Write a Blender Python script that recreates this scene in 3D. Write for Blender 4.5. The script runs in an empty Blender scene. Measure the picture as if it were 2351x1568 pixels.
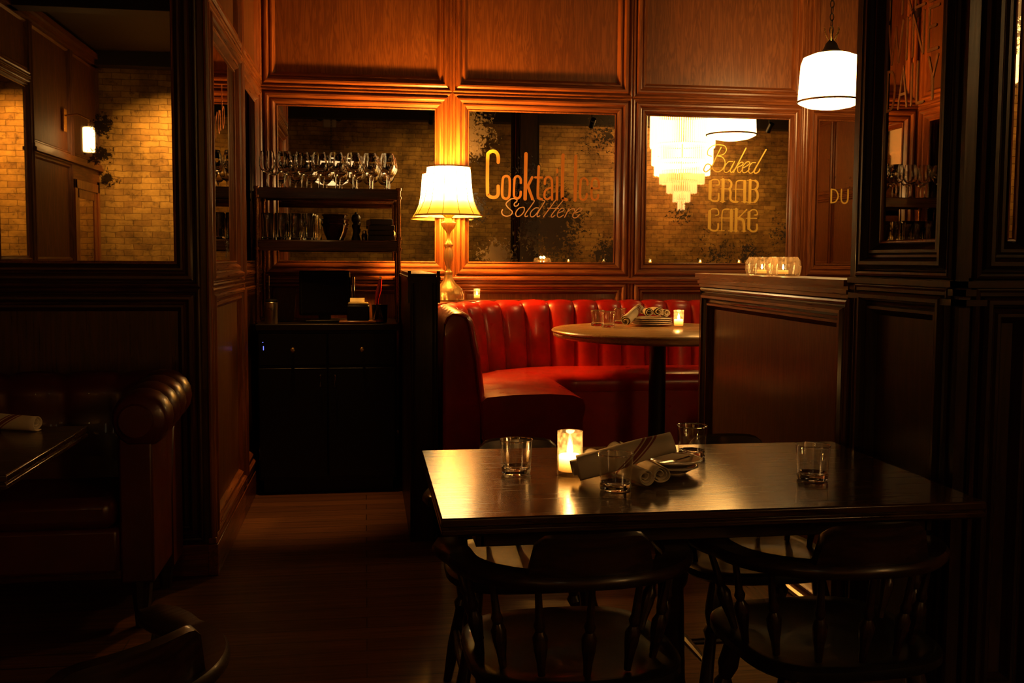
import bpy, math, random
from math import pi, sin, cos, radians, hypot, atan2
from mathutils import Vector, Matrix

random.seed(7)
SC = bpy.context.scene
COL = SC.collection

# ------------------------------------------------------------------ camera, world, exposure
F_PX, PPY, CAM_H = 2285.0, 755.0, 1.30
cam_d = bpy.data.cameras.new('camera'); cam = bpy.data.objects.new('camera', cam_d); COL.objects.link(cam)
cam_d.sensor_fit = 'HORIZONTAL'; cam_d.sensor_width = 36.0
cam_d.lens = F_PX / 2351 * 36.0
cam_d.shift_y = (PPY - 784.0) / 2351
cam_d.clip_start = 0.05; cam_d.clip_end = 60
CAM_R = (Matrix.Rotation(radians(-8.39), 3, 'Z') @ Matrix.Rotation(radians(86.0), 3, 'X') @ Matrix.Rotation(radians(.35), 3, 'Z'))
cam.matrix_world = Matrix.Translation((0, 0, CAM_H)) @ CAM_R.to_4x4()
SC.camera = cam

world = bpy.data.worlds.new('world'); SC.world = world; world.use_nodes = True
world.node_tree.nodes['Background'].inputs['Color'].default_value = (0.0, 0.0, 0.0, 1)
SC.view_settings.view_transform = 'Standard'
SC.view_settings.look = 'None'
SC.view_settings.gamma = 1.0
SC.view_settings.use_curve_mapping = False
SC.view_settings.exposure = 0.0
SC.cycles.max_bounces = 10
SC.cycles.transmission_bounces = 10
SC.cycles.glossy_bounces = 8
SC.cycles.transparent_max_bounces = 24
SC.cycles.sample_clamp_indirect = 3.0
SC.cycles.use_denoising = True
SC.cycles.use_adaptive_sampling = True
SC.cycles.adaptive_threshold = .06

WARM = (1.0, .40, .045)      # lamp-shade light
WARM2 = (1.0, .56, .20)      # opal glass light
LIT = dict(lamp=125.0, shade=20.0, pendant=20.0, pendant_near=1.6, chand=7.0, sconce=12.0, spot=75.0, corner=200.0)

def add_light(name, kind, loc, power, color, parent=None, radius=.03, **kw):
    d = bpy.data.lights.new(name, kind); d.energy = power; d.color = color
    if hasattr(d, 'shadow_soft_size'): d.shadow_soft_size = radius
    o = bpy.data.objects.new(name, d); COL.objects.link(o); o.location = loc
    if parent: o.parent = parent
    for k, v in kw.items(): setattr(d, k, v)
    return o

def on_level(px, py, z):
    """where the photo's pixel meets a level surface (table top) of height z"""
    d = CAM_R @ Vector(((px - 1175.5) / F_PX, -(py - PPY) / F_PX, -1)); k = (z - CAM_H) / d.z
    return Vector((d.x * k, d.y * k, z))

# ------------------------------------------------------------------ mesh builder and naming
class MB:
    def __init__(s): s.v = []; s.f = []; s.m = []; s.g = []
    def face(s, idx, m=0): s.f.append(tuple(idx)); s.m.append(m)
    def add(s, vs, fs, m=0):
        b = len(s.v); s.v += [tuple(p) for p in vs]
        for f in fs: s.f.append(tuple(b + i for i in f)); s.m.append(m)
    def quad(s, a, b, c, d, m=0): s.add([a, b, c, d], [(0, 1, 2, 3)], m)
    def box(s, x0, x1, y0, y1, z0, z1, m=0):
        vs = [(x, y, z) for z in (z0, z1) for y in (y0, y1) for x in (x0, x1)]
        s.add(vs, [(0, 2, 3, 1), (4, 5, 7, 6), (0, 1, 5, 4), (2, 6, 7, 3), (0, 4, 6, 2), (1, 3, 7, 5)], m)
    def obox(s, c, u, v, w, m=0):
        c, u, v, w = map(Vector, (c, u, v, w))
        vs = [c + u * a + v * b + w * d for d in (-1, 1) for b in (-1, 1) for a in (-1, 1)]
        s.add(vs, [(0, 2, 3, 1), (4, 5, 7, 6), (0, 1, 5, 4), (2, 6, 7, 3), (0, 4, 6, 2), (1, 3, 7, 5)], m)
    def lathe(s, prof, seg=32, c=(0, 0, 0), m=0, mod=None, sx=1, sy=1):
        """prof: list of (r, z). r==0 ends are closed"""
        b0 = len(s.v); rings = []
        for (r, z) in prof:
            if r <= 1e-6:
                s.v.append((c[0], c[1], c[2] + z)); rings.append([len(s.v) - 1])
            else:
                ring = []
                for i in range(seg):
                    a = 2 * pi * i / seg; rr = r * (mod(a, z) if mod else 1)
                    s.v.append((c[0] + rr * cos(a) * sx, c[1] + rr * sin(a) * sy, c[2] + z)); ring.append(len(s.v) - 1)
                rings.append(ring)
        for A, B in zip(rings, rings[1:]):
            for i in range(seg):
                j = (i + 1) % seg
                if len(A) == 1 and len(B) == 1: continue
                if len(A) == 1: s.face((A[0], B[j], B[i]), m)
                elif len(B) == 1: s.face((A[i], A[j], B[0]), m)
                else: s.face((A[i], A[j], B[j], B[i]), m)
    def tube(s, pts, r, seg=10, m=0, caps=True, closed=False, flat=1.0, up=(0, 0, 1)):
        pts = [Vector(p) for p in pts]; n = len(pts); rings = []
        for i, p in enumerate(pts):
            if closed: t = pts[(i + 1) % n] - pts[i - 1]
            else: t = pts[min(i + 1, n - 1)] - pts[max(i - 1, 0)]
            t = t.normalized() if t.length > 1e-9 else Vector((0, 0, 1))
            a = Vector(up).cross(t)
            if a.length < .05: a = Vector((1, 0, 0)).cross(t)
            if a.length < .05: a = Vector((0, 1, 0)).cross(t)
            a.normalize(); b = t.cross(a).normalized()
            rr = r[i] if isinstance(r, (list, tuple)) else r
            ring = []
            for k in range(seg):
                th = 2 * pi * k / seg
                s.v.append(tuple(p + a * (rr * cos(th)) + b * (rr * sin(th) * flat))); ring.append(len(s.v) - 1)
            rings.append(ring)
        R = rings + ([rings[0]] if closed else [])
        for A, B in zip(R, R[1:]):
            for k in range(seg):
                j = (k + 1) % seg; s.face((A[k], A[j], B[j], B[k]), m)
        if caps and not closed: s.face(rings[0][::-1], m); s.face(rings[-1], m)
    def turned(s, p0, p1, prof, seg=12, m=0):
        """a turned stick from p0 to p1: prof = list of (t, r)"""
        p0, p1 = Vector(p0), Vector(p1)
        s.tube([p0.lerp(p1, t) for t, r in prof], [r for t, r in prof], seg, m)
    def loft(s, rings, m=0, closed=True, caps=False):
        idx = []
        for R in rings:
            b = len(s.v); s.v += [tuple(p) for p in R]; idx.append(list(range(b, b + len(R))))
        n = len(rings[0])
        for A, B in zip(idx, idx[1:]):
            for k in range(n if closed else n - 1):
                j = (k + 1) % n; s.face((A[k], A[j], B[j], B[k]), m)
        if caps: s.face(idx[0][::-1], m); s.face(idx[-1], m)
    def build(s, name, mats, parent=None, angle=35, bevel=0, smooth=True, loc=None, rot=None, recalc=True, solid=0):
        me = bpy.data.meshes.new(name); me.from_pydata(s.v, [], s.f)
        if not isinstance(mats, (list, tuple)): mats = [mats]
        for k in mats: me.materials.append(k)
        me.polygons.foreach_set('material_index', s.m)
        me.update()
        if recalc:
            import bmesh
            bm = bmesh.new(); bm.from_mesh(me); bmesh.ops.recalc_face_normals(bm, faces=bm.faces); bm.to_mesh(me); bm.free()
        if smooth:
            me.polygons.foreach_set('use_smooth', [True] * len(me.polygons))
            me.set_sharp_from_angle(angle=radians(angle))
        o = bpy.data.objects.new(name, me); COL.objects.link(o)
        if parent: o.parent = parent
        if loc is not None: o.location = loc
        if rot is not None: o.rotation_euler = rot
        if solid:
            b = o.modifiers.new('solid', 'SOLIDIFY'); b.thickness = solid; b.offset = 0
        if bevel:
            b = o.modifiers.new('bevel', 'BEVEL'); b.width = bevel; b.segments = 2; b.limit_method = 'ANGLE'; b.angle_limit = radians(40)
            b.harden_normals = False
        return o

def tag(o, label, cat, group=None, kind=None):
    o['label'] = label; o['category'] = cat
    if group: o['group'] = group
    if kind: o['kind'] = kind
    return o
def thing(name, label, cat, loc=(0, 0, 0), rz=0.0, group=None):
    o = bpy.data.objects.new(name, None); COL.objects.link(o); o.empty_display_size = .05
    o.location = loc; o.rotation_euler = (0, 0, rz)
    return tag(o, label, cat, group)
def struct(o, label=None):
    o['kind'] = 'structure'
    if label: o['label'] = label
    return o
def dup(root, loc, rz, label, group=None, rot=None, scale=None):
    r = root.copy(); COL.objects.link(r); r.location = loc; r.rotation_euler = rot or (0, 0, rz)
    if scale: r.scale = scale
    r['label'] = label
    if group: r['group'] = group
    for ch in list(root.children):
        c = ch.copy(); COL.objects.link(c); c.parent = r
        for g in list(ch.children):
            d = g.copy(); COL.objects.link(d); d.parent = c
    return r

# ------------------------------------------------------------------ materials
def new_mat(name):
    m = bpy.data.materials.new(name); m.use_nodes = True
    nt = m.node_tree; return m, nt, nt.nodes['Principled BSDF']
def N(nt, t, **kw):
    n = nt.nodes.new(t)
    for k, v in kw.items():
        if k.startswith('i_'): n.inputs[k[2:].replace('_', ' ')].default_value = v
        else: setattr(n, k, v)
    return n
def L(nt, a, b): nt.links.new(a, b)
def coords(nt, scale, rot=(0, 0, 0), loc=(0, 0, 0)):
    tc = N(nt, 'ShaderNodeTexCoord'); mp = N(nt, 'ShaderNodeMapping')
    mp.inputs['Scale'].default_value = scale; mp.inputs['Rotation'].default_value = rot; mp.inputs['Location'].default_value = loc
    L(nt, tc.outputs['Object'], mp.inputs['Vector']); return mp.outputs['Vector'], tc
def ramp(nt, fac, stops, interp='LINEAR'):
    r = N(nt, 'ShaderNodeValToRGB'); r.color_ramp.interpolation = interp
    e = r.color_ramp.elements
    while len(e) < len(stops): e.new(.5)
    for k, (p, c) in enumerate(stops):
        e[k].position = p; e[k].color = c if len(c) == 4 else (*c, 1)
    if fac is not None: L(nt, fac, r.inputs['Fac'])
    return r
def plain(name, col, rough=.5, metal=0.0, coat=0.0, spec=.5, bump=0, bscale=200):
    m, nt, b = new_mat(name)
    b.inputs['Base Color'].default_value = (*col, 1); b.inputs['Roughness'].default_value = rough
    b.inputs['Metallic'].default_value = metal; b.inputs['Coat Weight'].default_value = coat
    b.inputs['Coat Roughness'].default_value = .15; b.inputs['Specular IOR Level'].default_value = spec
    v, _ = coords(nt, (1, 1, 1)); no = N(nt, 'ShaderNodeTexNoise', i_Scale=bscale, i_Detail=3.0); L(nt, v, no.inputs['Vector'])
    rr = ramp(nt, no.outputs['Fac'], [(.3, (max(rough - .06, 0),) * 3), (.7, (min(rough + .08, 1),) * 3)])
    L(nt, rr.outputs['Color'], b.inputs['Roughness'])
    if bump:
        bp = N(nt, 'ShaderNodeBump', i_Strength=bump, i_Distance=.002); L(nt, no.outputs['Fac'], bp.inputs['Height']); L(nt, bp.outputs['Normal'], b.inputs['Normal'])
    return m
def wood(name, c1, c2, axis='z', rough=.32, coat=.35, fig=1.0, bump=.12, spec=.5):
    """grain running along axis"""
    m, nt, b = new_mat(name)
    k = {'x': (1.1, 14, 14), 'y': (14, 1.1, 14), 'z': (14, 14, 1.1)}[axis]
    v, tc = coords(nt, k)
    n1 = N(nt, 'ShaderNodeTexNoise', i_Scale=1.6, i_Detail=7.0, i_Distortion=1.4 * fig); L(nt, v, n1.inputs['Vector'])
    k2 = {'x': (4, 160, 160), 'y': (160, 4, 160), 'z': (160, 160, 4)}[axis]
    v2, _ = coords(nt, k2); n2 = N(nt, 'ShaderNodeTexNoise', i_Scale=1.0, i_Detail=4.0); L(nt, v2, n2.inputs['Vector'])
    w = N(nt, 'ShaderNodeMath', operation='SINE'); mu = N(nt, 'ShaderNodeMath', operation='MULTIPLY'); mu.inputs[1].default_value = 22.0
    L(nt, n1.outputs['Fac'], mu.inputs[0]); L(nt, mu.outputs[0], w.inputs[0])
    ma = N(nt, 'ShaderNodeMapRange'); ma.inputs['From Min'].default_value = -1; L(nt, w.outputs[0], ma.inputs['Value'])
    mx = N(nt, 'ShaderNodeMix'); mx.data_type = 'FLOAT'; mx.inputs[0].default_value = .55
    L(nt, ma.outputs[0], mx.inputs[2]); L(nt, n2.outputs['Fac'], mx.inputs[3])
    r = ramp(nt, mx.outputs[0], [(.2, c2), (.8, c1)]); L(nt, r.outputs['Color'], b.inputs['Base Color'])
    rr = ramp(nt, n2.outputs['Fac'], [(.3, (max(0, rough - .07),) * 3), (.7, (rough + .1,) * 3)]); L(nt, rr.outputs['Color'], b.inputs['Roughness'])
    b.inputs['Specular IOR Level'].default_value = spec
    b.inputs['Coat Weight'].default_value = coat; b.inputs['Coat Roughness'].default_value = .16
    bp = N(nt, 'ShaderNodeBump', i_Strength=bump, i_Distance=.002); L(nt, n2.outputs['Fac'], bp.inputs['Height']); L(nt, bp.outputs['Normal'], b.inputs['Normal'])
    return m
def emit(name, col, strength):
    m, nt, b = new_mat(name)
    b.inputs['Base Color'].default_value = (*[min(1, c) for c in col], 1); b.inputs['Roughness'].default_value = .4
    b.inputs['Emission Color'].default_value = (*col, 1); b.inputs['Emission Strength'].default_value = strength
    return m
def leather(name, col, rough=.34, scale=240):
    m, nt, b = new_mat(name)
    v, _ = coords(nt, (1, 1, 1)); vo = N(nt, 'ShaderNodeTexVoronoi', i_Scale=float(scale)); L(nt, v, vo.inputs['Vector'])
    no = N(nt, 'ShaderNodeTexNoise', i_Scale=9.0, i_Detail=5.0); L(nt, v, no.inputs['Vector'])
    r = ramp(nt, no.outputs['Fac'], [(.3, tuple(c * .72 for c in col)), (.7, col)]); L(nt, r.outputs['Color'], b.inputs['Base Color'])
    rr = ramp(nt, no.outputs['Fac'], [(.3, (rough + .1,) * 3), (.7, (rough - .04,) * 3)]); L(nt, rr.outputs['Color'], b.inputs['Roughness'])
    bp = N(nt, 'ShaderNodeBump', i_Strength=.12, i_Distance=.001); L(nt, vo.outputs['Distance'], bp.inputs['Height'])
    b2 = N(nt, 'ShaderNodeBump', i_Strength=.25, i_Distance=.006); L(nt, no.outputs['Fac'], b2.inputs['Height']); L(nt, bp.outputs['Normal'], b2.inputs['Normal'])
    L(nt, b2.outputs['Normal'], b.inputs['Normal']); b.inputs['Coat Weight'].default_value = .15
    return m
def thin_glass(name, tint=(1, 1, 1), refl=.04, edge=.9, rough=.02):
    """clear walls: light passes, edges reflect"""
    m, nt, b = new_mat(name); nt.nodes.remove(b); out = nt.nodes['Material Output']
    tr = N(nt, 'ShaderNodeBsdfTransparent'); tr.inputs['Color'].default_value = (*tint, 1)
    gl = N(nt, 'ShaderNodeBsdfGlossy'); gl.inputs['Roughness'].default_value = rough; gl.inputs['Color'].default_value = (1, 1, 1, 1)
    lw = N(nt, 'ShaderNodeLayerWeight', i_Blend=.35)
    r = ramp(nt, lw.outputs['Facing'], [(0.0, (refl,) * 3), (.55, (refl * 2.2,) * 3), (1.0, (edge,) * 3)])
    mx = N(nt, 'ShaderNodeMixShader'); L(nt, r.outputs['Color'], mx.inputs[0]); L(nt, tr.outputs[0], mx.inputs[1]); L(nt, gl.outputs[0], mx.inputs[2])
    L(nt, mx.outputs[0], out.inputs['Surface']); return m
def solid_glass(name, tint=(1, 1, 1), rough=0.0):
    m, nt, b = new_mat(name)
    b.inputs['Base Color'].default_value = (*tint, 1); b.inputs['Transmission Weight'].default_value = 1.0
    b.inputs['Roughness'].default_value = rough; b.inputs['IOR'].default_value = 1.48; return m
def mirror_mat(name, tint=(.80, .72, .58), spots=()):
    """aged mirror: spots = list of (x, y, z, radius, amount) in object space where the silver has gone"""
    m, nt, b = new_mat(name); nt.nodes.remove(b); out = nt.nodes['Material Output']
    gl = N(nt, 'ShaderNodeBsdfGlossy'); gl.inputs['Roughness'].default_value = .012; gl.inputs['Color'].default_value = (*tint, 1)
    df = N(nt, 'ShaderNodeBsdfPrincipled'); df.inputs['Base Color'].default_value = (.013, .007, .004, 1); df.inputs['Roughness'].default_value = .6
    v, tc = coords(nt, (1, 1, 1))
    n1 = N(nt, 'ShaderNodeTexNoise', i_Scale=46.0, i_Detail=9.0, i_Roughness=.72, i_Distortion=.4); L(nt, v, n1.inputs['Vector'])
    n3 = N(nt, 'ShaderNodeTexNoise', i_Scale=9.0, i_Detail=6.0); L(nt, v, n3.inputs['Vector'])
    acc = None
    for (x, y, z, rad, amt) in spots:
        d = N(nt, 'ShaderNodeVectorMath', operation='DISTANCE'); L(nt, v, d.inputs[0]); d.inputs[1].default_value = (x, y, z)
        mr = N(nt, 'ShaderNodeMapRange'); L(nt, d.outputs['Value'], mr.inputs['Value'])
        mr.inputs['From Min'].default_value = 0; mr.inputs['From Max'].default_value = rad; mr.inputs['To Min'].default_value = amt; mr.inputs['To Max'].default_value = 0
        if acc is None: acc = mr.outputs[0]
        else:
            a = N(nt, 'ShaderNodeMath', operation='MAXIMUM'); L(nt, acc, a.inputs[0]); L(nt, mr.outputs[0], a.inputs[1]); acc = a.outputs[0]
    s1 = N(nt, 'ShaderNodeMath', operation='MULTIPLY_ADD'); L(nt, n3.outputs['Fac'], s1.inputs[0]); s1.inputs[1].default_value = .35; L(nt, n1.outputs['Fac'], s1.inputs[2])
    s2 = N(nt, 'ShaderNodeMath', operation='ADD'); L(nt, s1.outputs[0], s2.inputs[0])
    if acc is not None: L(nt, acc, s2.inputs[1])
    else: s2.inputs[1].default_value = 0
    r = ramp(nt, s2.outputs[0], [(.86, (0, 0, 0)), (.92, (.93, .93, .93))])
    mx = N(nt, 'ShaderNodeMixShader'); L(nt, r.outputs['Color'], mx.inputs[0]); L(nt, gl.outputs[0], mx.inputs[1]); L(nt, df.outputs[0], mx.inputs[2])
    L(nt, mx.outputs[0], out.inputs['Surface']); return m

MAH1, MAH2 = (.30, .088, .021), (.155, .041, .010)
W_V = wood('panel_wood_upright', MAH1, MAH2, 'z')
W_X = wood('panel_wood_across', MAH1, MAH2, 'x')
W_Y = wood('panel_wood_deep', MAH1, MAH2, 'y')
W_PAN = wood('panel_wood_figured', (.26, .085, .022), (.15, .042, .011), 'z', rough=.36, fig=2.4)
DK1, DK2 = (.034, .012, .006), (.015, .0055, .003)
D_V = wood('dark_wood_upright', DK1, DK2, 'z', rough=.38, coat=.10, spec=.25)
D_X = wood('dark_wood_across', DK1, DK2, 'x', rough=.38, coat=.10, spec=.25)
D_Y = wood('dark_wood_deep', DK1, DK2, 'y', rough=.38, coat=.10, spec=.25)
E_V = wood('shaded_partition_wood_upright', (.075, .024, .009), (.035, .011, .005), 'z')  # darkened copy of the mahogany; shade on the partition front put into the colour
E_X = wood('shaded_partition_wood_across', (.075, .024, .009), (.035, .011, .005), 'x')
F_V = wood('dull_wall_wood_upright', (.16, .052, .015), (.07, .020, .006), 'z', rough=.62, coat=0)
F_Y = wood('dull_wall_wood_deep', (.20, .062, .017), (.09, .025, .007), 'y', rough=.5, coat=.1)
T_TOP = wood('table_top_wood', (.070, .030, .010), (.028, .011, .004), 'x', rough=.20, coat=.45, bump=.16)
T_ROUND = wood('round_top_wood', (.68, .44, .20), (.52, .31, .13), 'x', rough=.28, coat=.3)
CHAIR = wood('chair_wood', (.040, .014, .007), (.015, .006, .003), 'x', rough=.36, coat=.3)
RED = leather('red_leather', (.42, .010, .005), .31)
OXBLOOD = leather('oxblood_leather', (.085, .012, .006), .32)
BLACKLEATHER = leather('black_leather', (.012, .009, .008), .4)
BRASS = plain('aged_brass', (.62, .38, .12), .28, 1.0)
GILT = plain('gilt_lamp_metal', (.66, .43, .15), .40, .75, bump=.6, bscale=120)
IRON = plain('dark_iron', (.035, .026, .02), .38, .8)
COPPER = plain('bronze_pipe', (.20, .085, .035), .30, .9)
BLACK = plain('black_plastic', (.004, .0032, .003), .38, spec=.3)
STEEL = plain('brushed_steel', (.75, .64, .52), .30, 1.0, bscale=8)
CHROME = plain('bright_steel', (.8, .74, .68), .1, 1.0)
CLOTH = None
PORC = plain('white_porcelain', (.74, .66, .54), .12, 0, .6)
PORC_DK = plain('plate_stripe', (.16, .05, .02), .15, 0, .5)
def wax_mat():
    m, nt, b = new_mat('glowing_wax'); b.inputs['Base Color'].default_value = (.8, .6, .35, 1)
    v, tc = coords(nt, (1, 1, 1)); sp = N(nt, 'ShaderNodeSeparateXYZ'); L(nt, v, sp.inputs[0]); mr = N(nt, 'ShaderNodeMapRange'); L(nt, sp.outputs['Z'], mr.inputs['Value'])
    mr.inputs['From Min'].default_value = .012; mr.inputs['From Max'].default_value = .050
    r = ramp(nt, mr.outputs[0], [(0, (.9, .30, .03)), (.5, (1, .46, .09)), (1, (1, .62, .22))]); L(nt, r.outputs['Color'], b.inputs['Emission Color'])
    r2 = ramp(nt, mr.outputs[0], [(0, (.08,) * 3), (.5, (.32,) * 3), (1, (1,) * 3)]); k = N(nt, 'ShaderNodeMath', operation='MULTIPLY'); L(nt, r2.outputs['Color'], k.inputs[0]); k.inputs[1].default_value = 9.0; L(nt, k.outputs[0], b.inputs['Emission Strength'])
    return m
WAX = wax_mat()
FLAME = emit('flame', (1.0, .62, .22), 45.0)
G_THIN = thin_glass('clear_glass', (1, 1, 1), .09, 1.0)
G_VOTIVE = thin_glass('votive_glass', (1, .95, .85), .05, .8, .03)
def glow_glass(m):
    nt = m.node_tree; out = nt.nodes['Material Output']; src = out.inputs['Surface'].links[0].from_socket
    tl = N(nt, 'ShaderNodeBsdfTranslucent'); tl.inputs['Color'].default_value = (.9, .8, .6, 1); df = N(nt, 'ShaderNodeBsdfDiffuse'); df.inputs['Color'].default_value = (.9, .8, .6, 1)
    v, _ = coords(nt, (1, 1, 1)); n = N(nt, 'ShaderNodeTexNoise', i_Scale=90.0, i_Detail=4.0); L(nt, v, n.inputs['Vector']); r = ramp(nt, n.outputs['Fac'], [(.4, (.01,) * 3), (.75, (.10,) * 3)])
    a = N(nt, 'ShaderNodeAddShader'); L(nt, tl.outputs[0], a.inputs[0]); L(nt, df.outputs[0], a.inputs[1])
    mx = N(nt, 'ShaderNodeMixShader'); L(nt, r.outputs['Color'], mx.inputs[0]); L(nt, src, mx.inputs[1]); L(nt, a.outputs[0], mx.inputs[2]); L(nt, mx.outputs[0], out.inputs['Surface'])
glow_glass(G_VOTIVE)
G_SOLID = solid_glass('tumbler_glass')
PAPER = plain('order_paper', (.72, .62, .36), .8)
REDPL = plain('red_plastic', (.55, .02, .015), .25)
GOLD_LEAF = plain('gold_leaf_lettering', (1.0, .36, .045), .42, .35)
GOLD_THIN = plain('pale_gold_lettering', (1.0, .56, .24), .42, .35)
GOLD_YEL = plain('yellow_gold_lettering', (1.0, .66, .12), .40, .55)
CEIL = plain('dark_ceiling', (.020, .012, .007), .7)

def brick_mat():
    m, nt, b = new_mat('old_brick')
    tc = N(nt, 'ShaderNodeTexCoord'); sp = N(nt, 'ShaderNodeSeparateXYZ'); cb = N(nt, 'ShaderNodeCombineXYZ')
    L(nt, tc.outputs['Object'], sp.inputs[0]); L(nt, sp.outputs['X'], cb.inputs['X']); L(nt, sp.outputs['Z'], cb.inputs['Y'])
    nz = N(nt, 'ShaderNodeTexNoise', i_Scale=6.0, i_Detail=5.0); L(nt, cb.outputs[0], nz.inputs['Vector'])
    wob = N(nt, 'ShaderNodeVectorMath', operation='MULTIPLY_ADD'); L(nt, nz.outputs['Color'], wob.inputs[0]); wob.inputs[1].default_value = (.05, .045, 0); L(nt, cb.outputs[0], wob.inputs[2])
    br = N(nt, 'ShaderNodeTexBrick'); L(nt, wob.outputs[0], br.inputs['Vector'])
    br.inputs['Scale'].default_value = 1.0; br.inputs['Brick Width'].default_value = .215; br.inputs['Row Height'].default_value = .074
    br.inputs['Mortar Size'].default_value = .005; br.inputs['Mortar Smooth'].default_value = .9; br.inputs['Bias'].default_value = -.1
    br.inputs['Color1'].default_value = (.50, .30, .085, 1); br.inputs['Color2'].default_value = (.30, .155, .045, 1); br.inputs['Mortar'].default_value = (.25, .135, .038, 1)
    n2 = N(nt, 'ShaderNodeTexNoise', i_Scale=2.2, i_Detail=8.0, i_Roughness=.7); L(nt, cb.outputs[0], n2.inputs['Vector'])
    r2 = ramp(nt, n2.outputs['Fac'], [(.34, (.30, .27, .22)), (.62, (1, 1, 1))])
    n3 = N(nt, 'ShaderNodeTexNoise', i_Scale=9.0, i_Detail=8.0, i_Roughness=.8); L(nt, cb.outputs[0], n3.inputs['Vector'])
    r3 = ramp(nt, n3.outputs['Fac'], [(.36, (.22, .18, .15)), (.47, (1, 1, 1))])
    m1 = N(nt, 'ShaderNodeMix'); m1.data_type = 'RGBA'; m1.blend_type = 'MULTIPLY'; m1.inputs[0].default_value = 1; L(nt, br.outputs['Color'], m1.inputs[6]); L(nt, r2.outputs['Color'], m1.inputs[7])
    m2 = N(nt, 'ShaderNodeMix'); m2.data_type = 'RGBA'; m2.blend_type = 'MULTIPLY'; m2.inputs[0].default_value = .8; L(nt, m1.outputs[2], m2.inputs[6]); L(nt, r3.outputs['Color'], m2.inputs[7])
    L(nt, m2.outputs[2], b.inputs['Base Color']); b.inputs['Roughness'].default_value = .75
    iv = N(nt, 'ShaderNodeMath', operation='SUBTRACT'); iv.inputs[0].default_value = 1; L(nt, br.outputs['Fac'], iv.inputs[1])
    ad = N(nt, 'ShaderNodeMath', operation='MULTIPLY_ADD'); L(nt, n3.outputs['Fac'], ad.inputs[0]); ad.inputs[1].default_value = .6; L(nt, iv.outputs[0], ad.inputs[2])
    bp = N(nt, 'ShaderNodeBump', i_Strength=.8, i_Distance=.012); L(nt, ad.outputs[0], bp.inputs['Height']); L(nt, bp.outputs['Normal'], b.inputs['Normal'])
    return m
def floor_mat():
    m, nt, b = new_mat('worn_plank_floor')
    v, _ = coords(nt, (1, 1, 1)); br = N(nt, 'ShaderNodeTexBrick'); L(nt, v, br.inputs['Vector'])
    br.inputs['Scale'].default_value = 1; br.inputs['Brick Width'].default_value = 1.6; br.inputs['Row Height'].default_value = .105; br.inputs['Mortar Size'].default_value = .0025
    br.inputs['Color1'].default_value = (.17, .068, .026, 1); br.inputs['Color2'].default_value = (.10, .038, .014, 1); br.inputs['Mortar'].default_value = (.02, .008, .004, 1)
    v2, _ = coords(nt, (1.2, 26, 1)); n = N(nt, 'ShaderNodeTexNoise', i_Scale=2.0, i_Detail=8.0, i_Roughness=.65); L(nt, v2, n.inputs['Vector'])
    r = ramp(nt, n.outputs['Fac'], [(.3, (.35, .33, .3)), (.7, (1.25, 1.2, 1.1))])
    mx = N(nt, 'ShaderNodeMix'); mx.data_type = 'RGBA'; mx.blend_type = 'MULTIPLY'; mx.inputs[0].default_value = 1; L(nt, br.outputs['Color'], mx.inputs[6]); L(nt, r.outputs['Color'], mx.inputs[7])
    L(nt, mx.outputs[2], b.inputs['Base Color'])
    rr = ramp(nt, n.outputs['Fac'], [(.3, (.5,) * 3), (.7, (.34,) * 3)]); L(nt, rr.outputs['Color'], b.inputs['Roughness'])
    bp = N(nt, 'ShaderNodeBump', i_Strength=.3, i_Distance=.004); L(nt, n.outputs['Fac'], bp.inputs['Height']); L(nt, bp.outputs['Normal'], b.inputs['Normal'])
    return m
def napkin_mat():
    """off white linen with three red-brown stripes crossing the roll"""
    m, nt, b = new_mat('striped_linen')
    tc = N(nt, 'ShaderNodeTexCoord'); sp = N(nt, 'ShaderNodeSeparateXYZ'); L(nt, tc.outputs['Object'], sp.inputs[0])
    s = N(nt, 'ShaderNodeMath', operation='MULTIPLY_ADD'); L(nt, sp.outputs['Z'], s.inputs[0]); s.inputs[1].default_value = -1.5; L(nt, sp.outputs['X'], s.inputs[2])
    off = N(nt, 'ShaderNodeMath', operation='MULTIPLY_ADD'); L(nt, s.outputs[0], off.inputs[0]); off.inputs[1].default_value = 5.0; off.inputs[2].default_value = .35
    r = ramp(nt, off.outputs[0], [(.0, (.70, .60, .44)), (.44, (.26, .06, .03)), (.475, (.70, .60, .44)), (.50, (.22, .05, .025)), (.58, (.70, .60, .44)), (.605, (.26, .06, .03)), (.64, (.70, .60, .44))], 'CONSTANT')
    L(nt, r.outputs['Color'], b.inputs['Base Color']); b.inputs['Roughness'].default_value = .85
    n = N(nt, 'ShaderNodeTexNoise', i_Scale=60.0, i_Detail=4.0); L(nt, tc.outputs['Object'], n.inputs['Vector'])
    bp = N(nt, 'ShaderNodeBump', i_Strength=.35, i_Distance=.003); L(nt, n.outputs['Fac'], bp.inputs['Height']); L(nt, bp.outputs['Normal'], b.inputs['Normal'])
    return m
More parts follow.
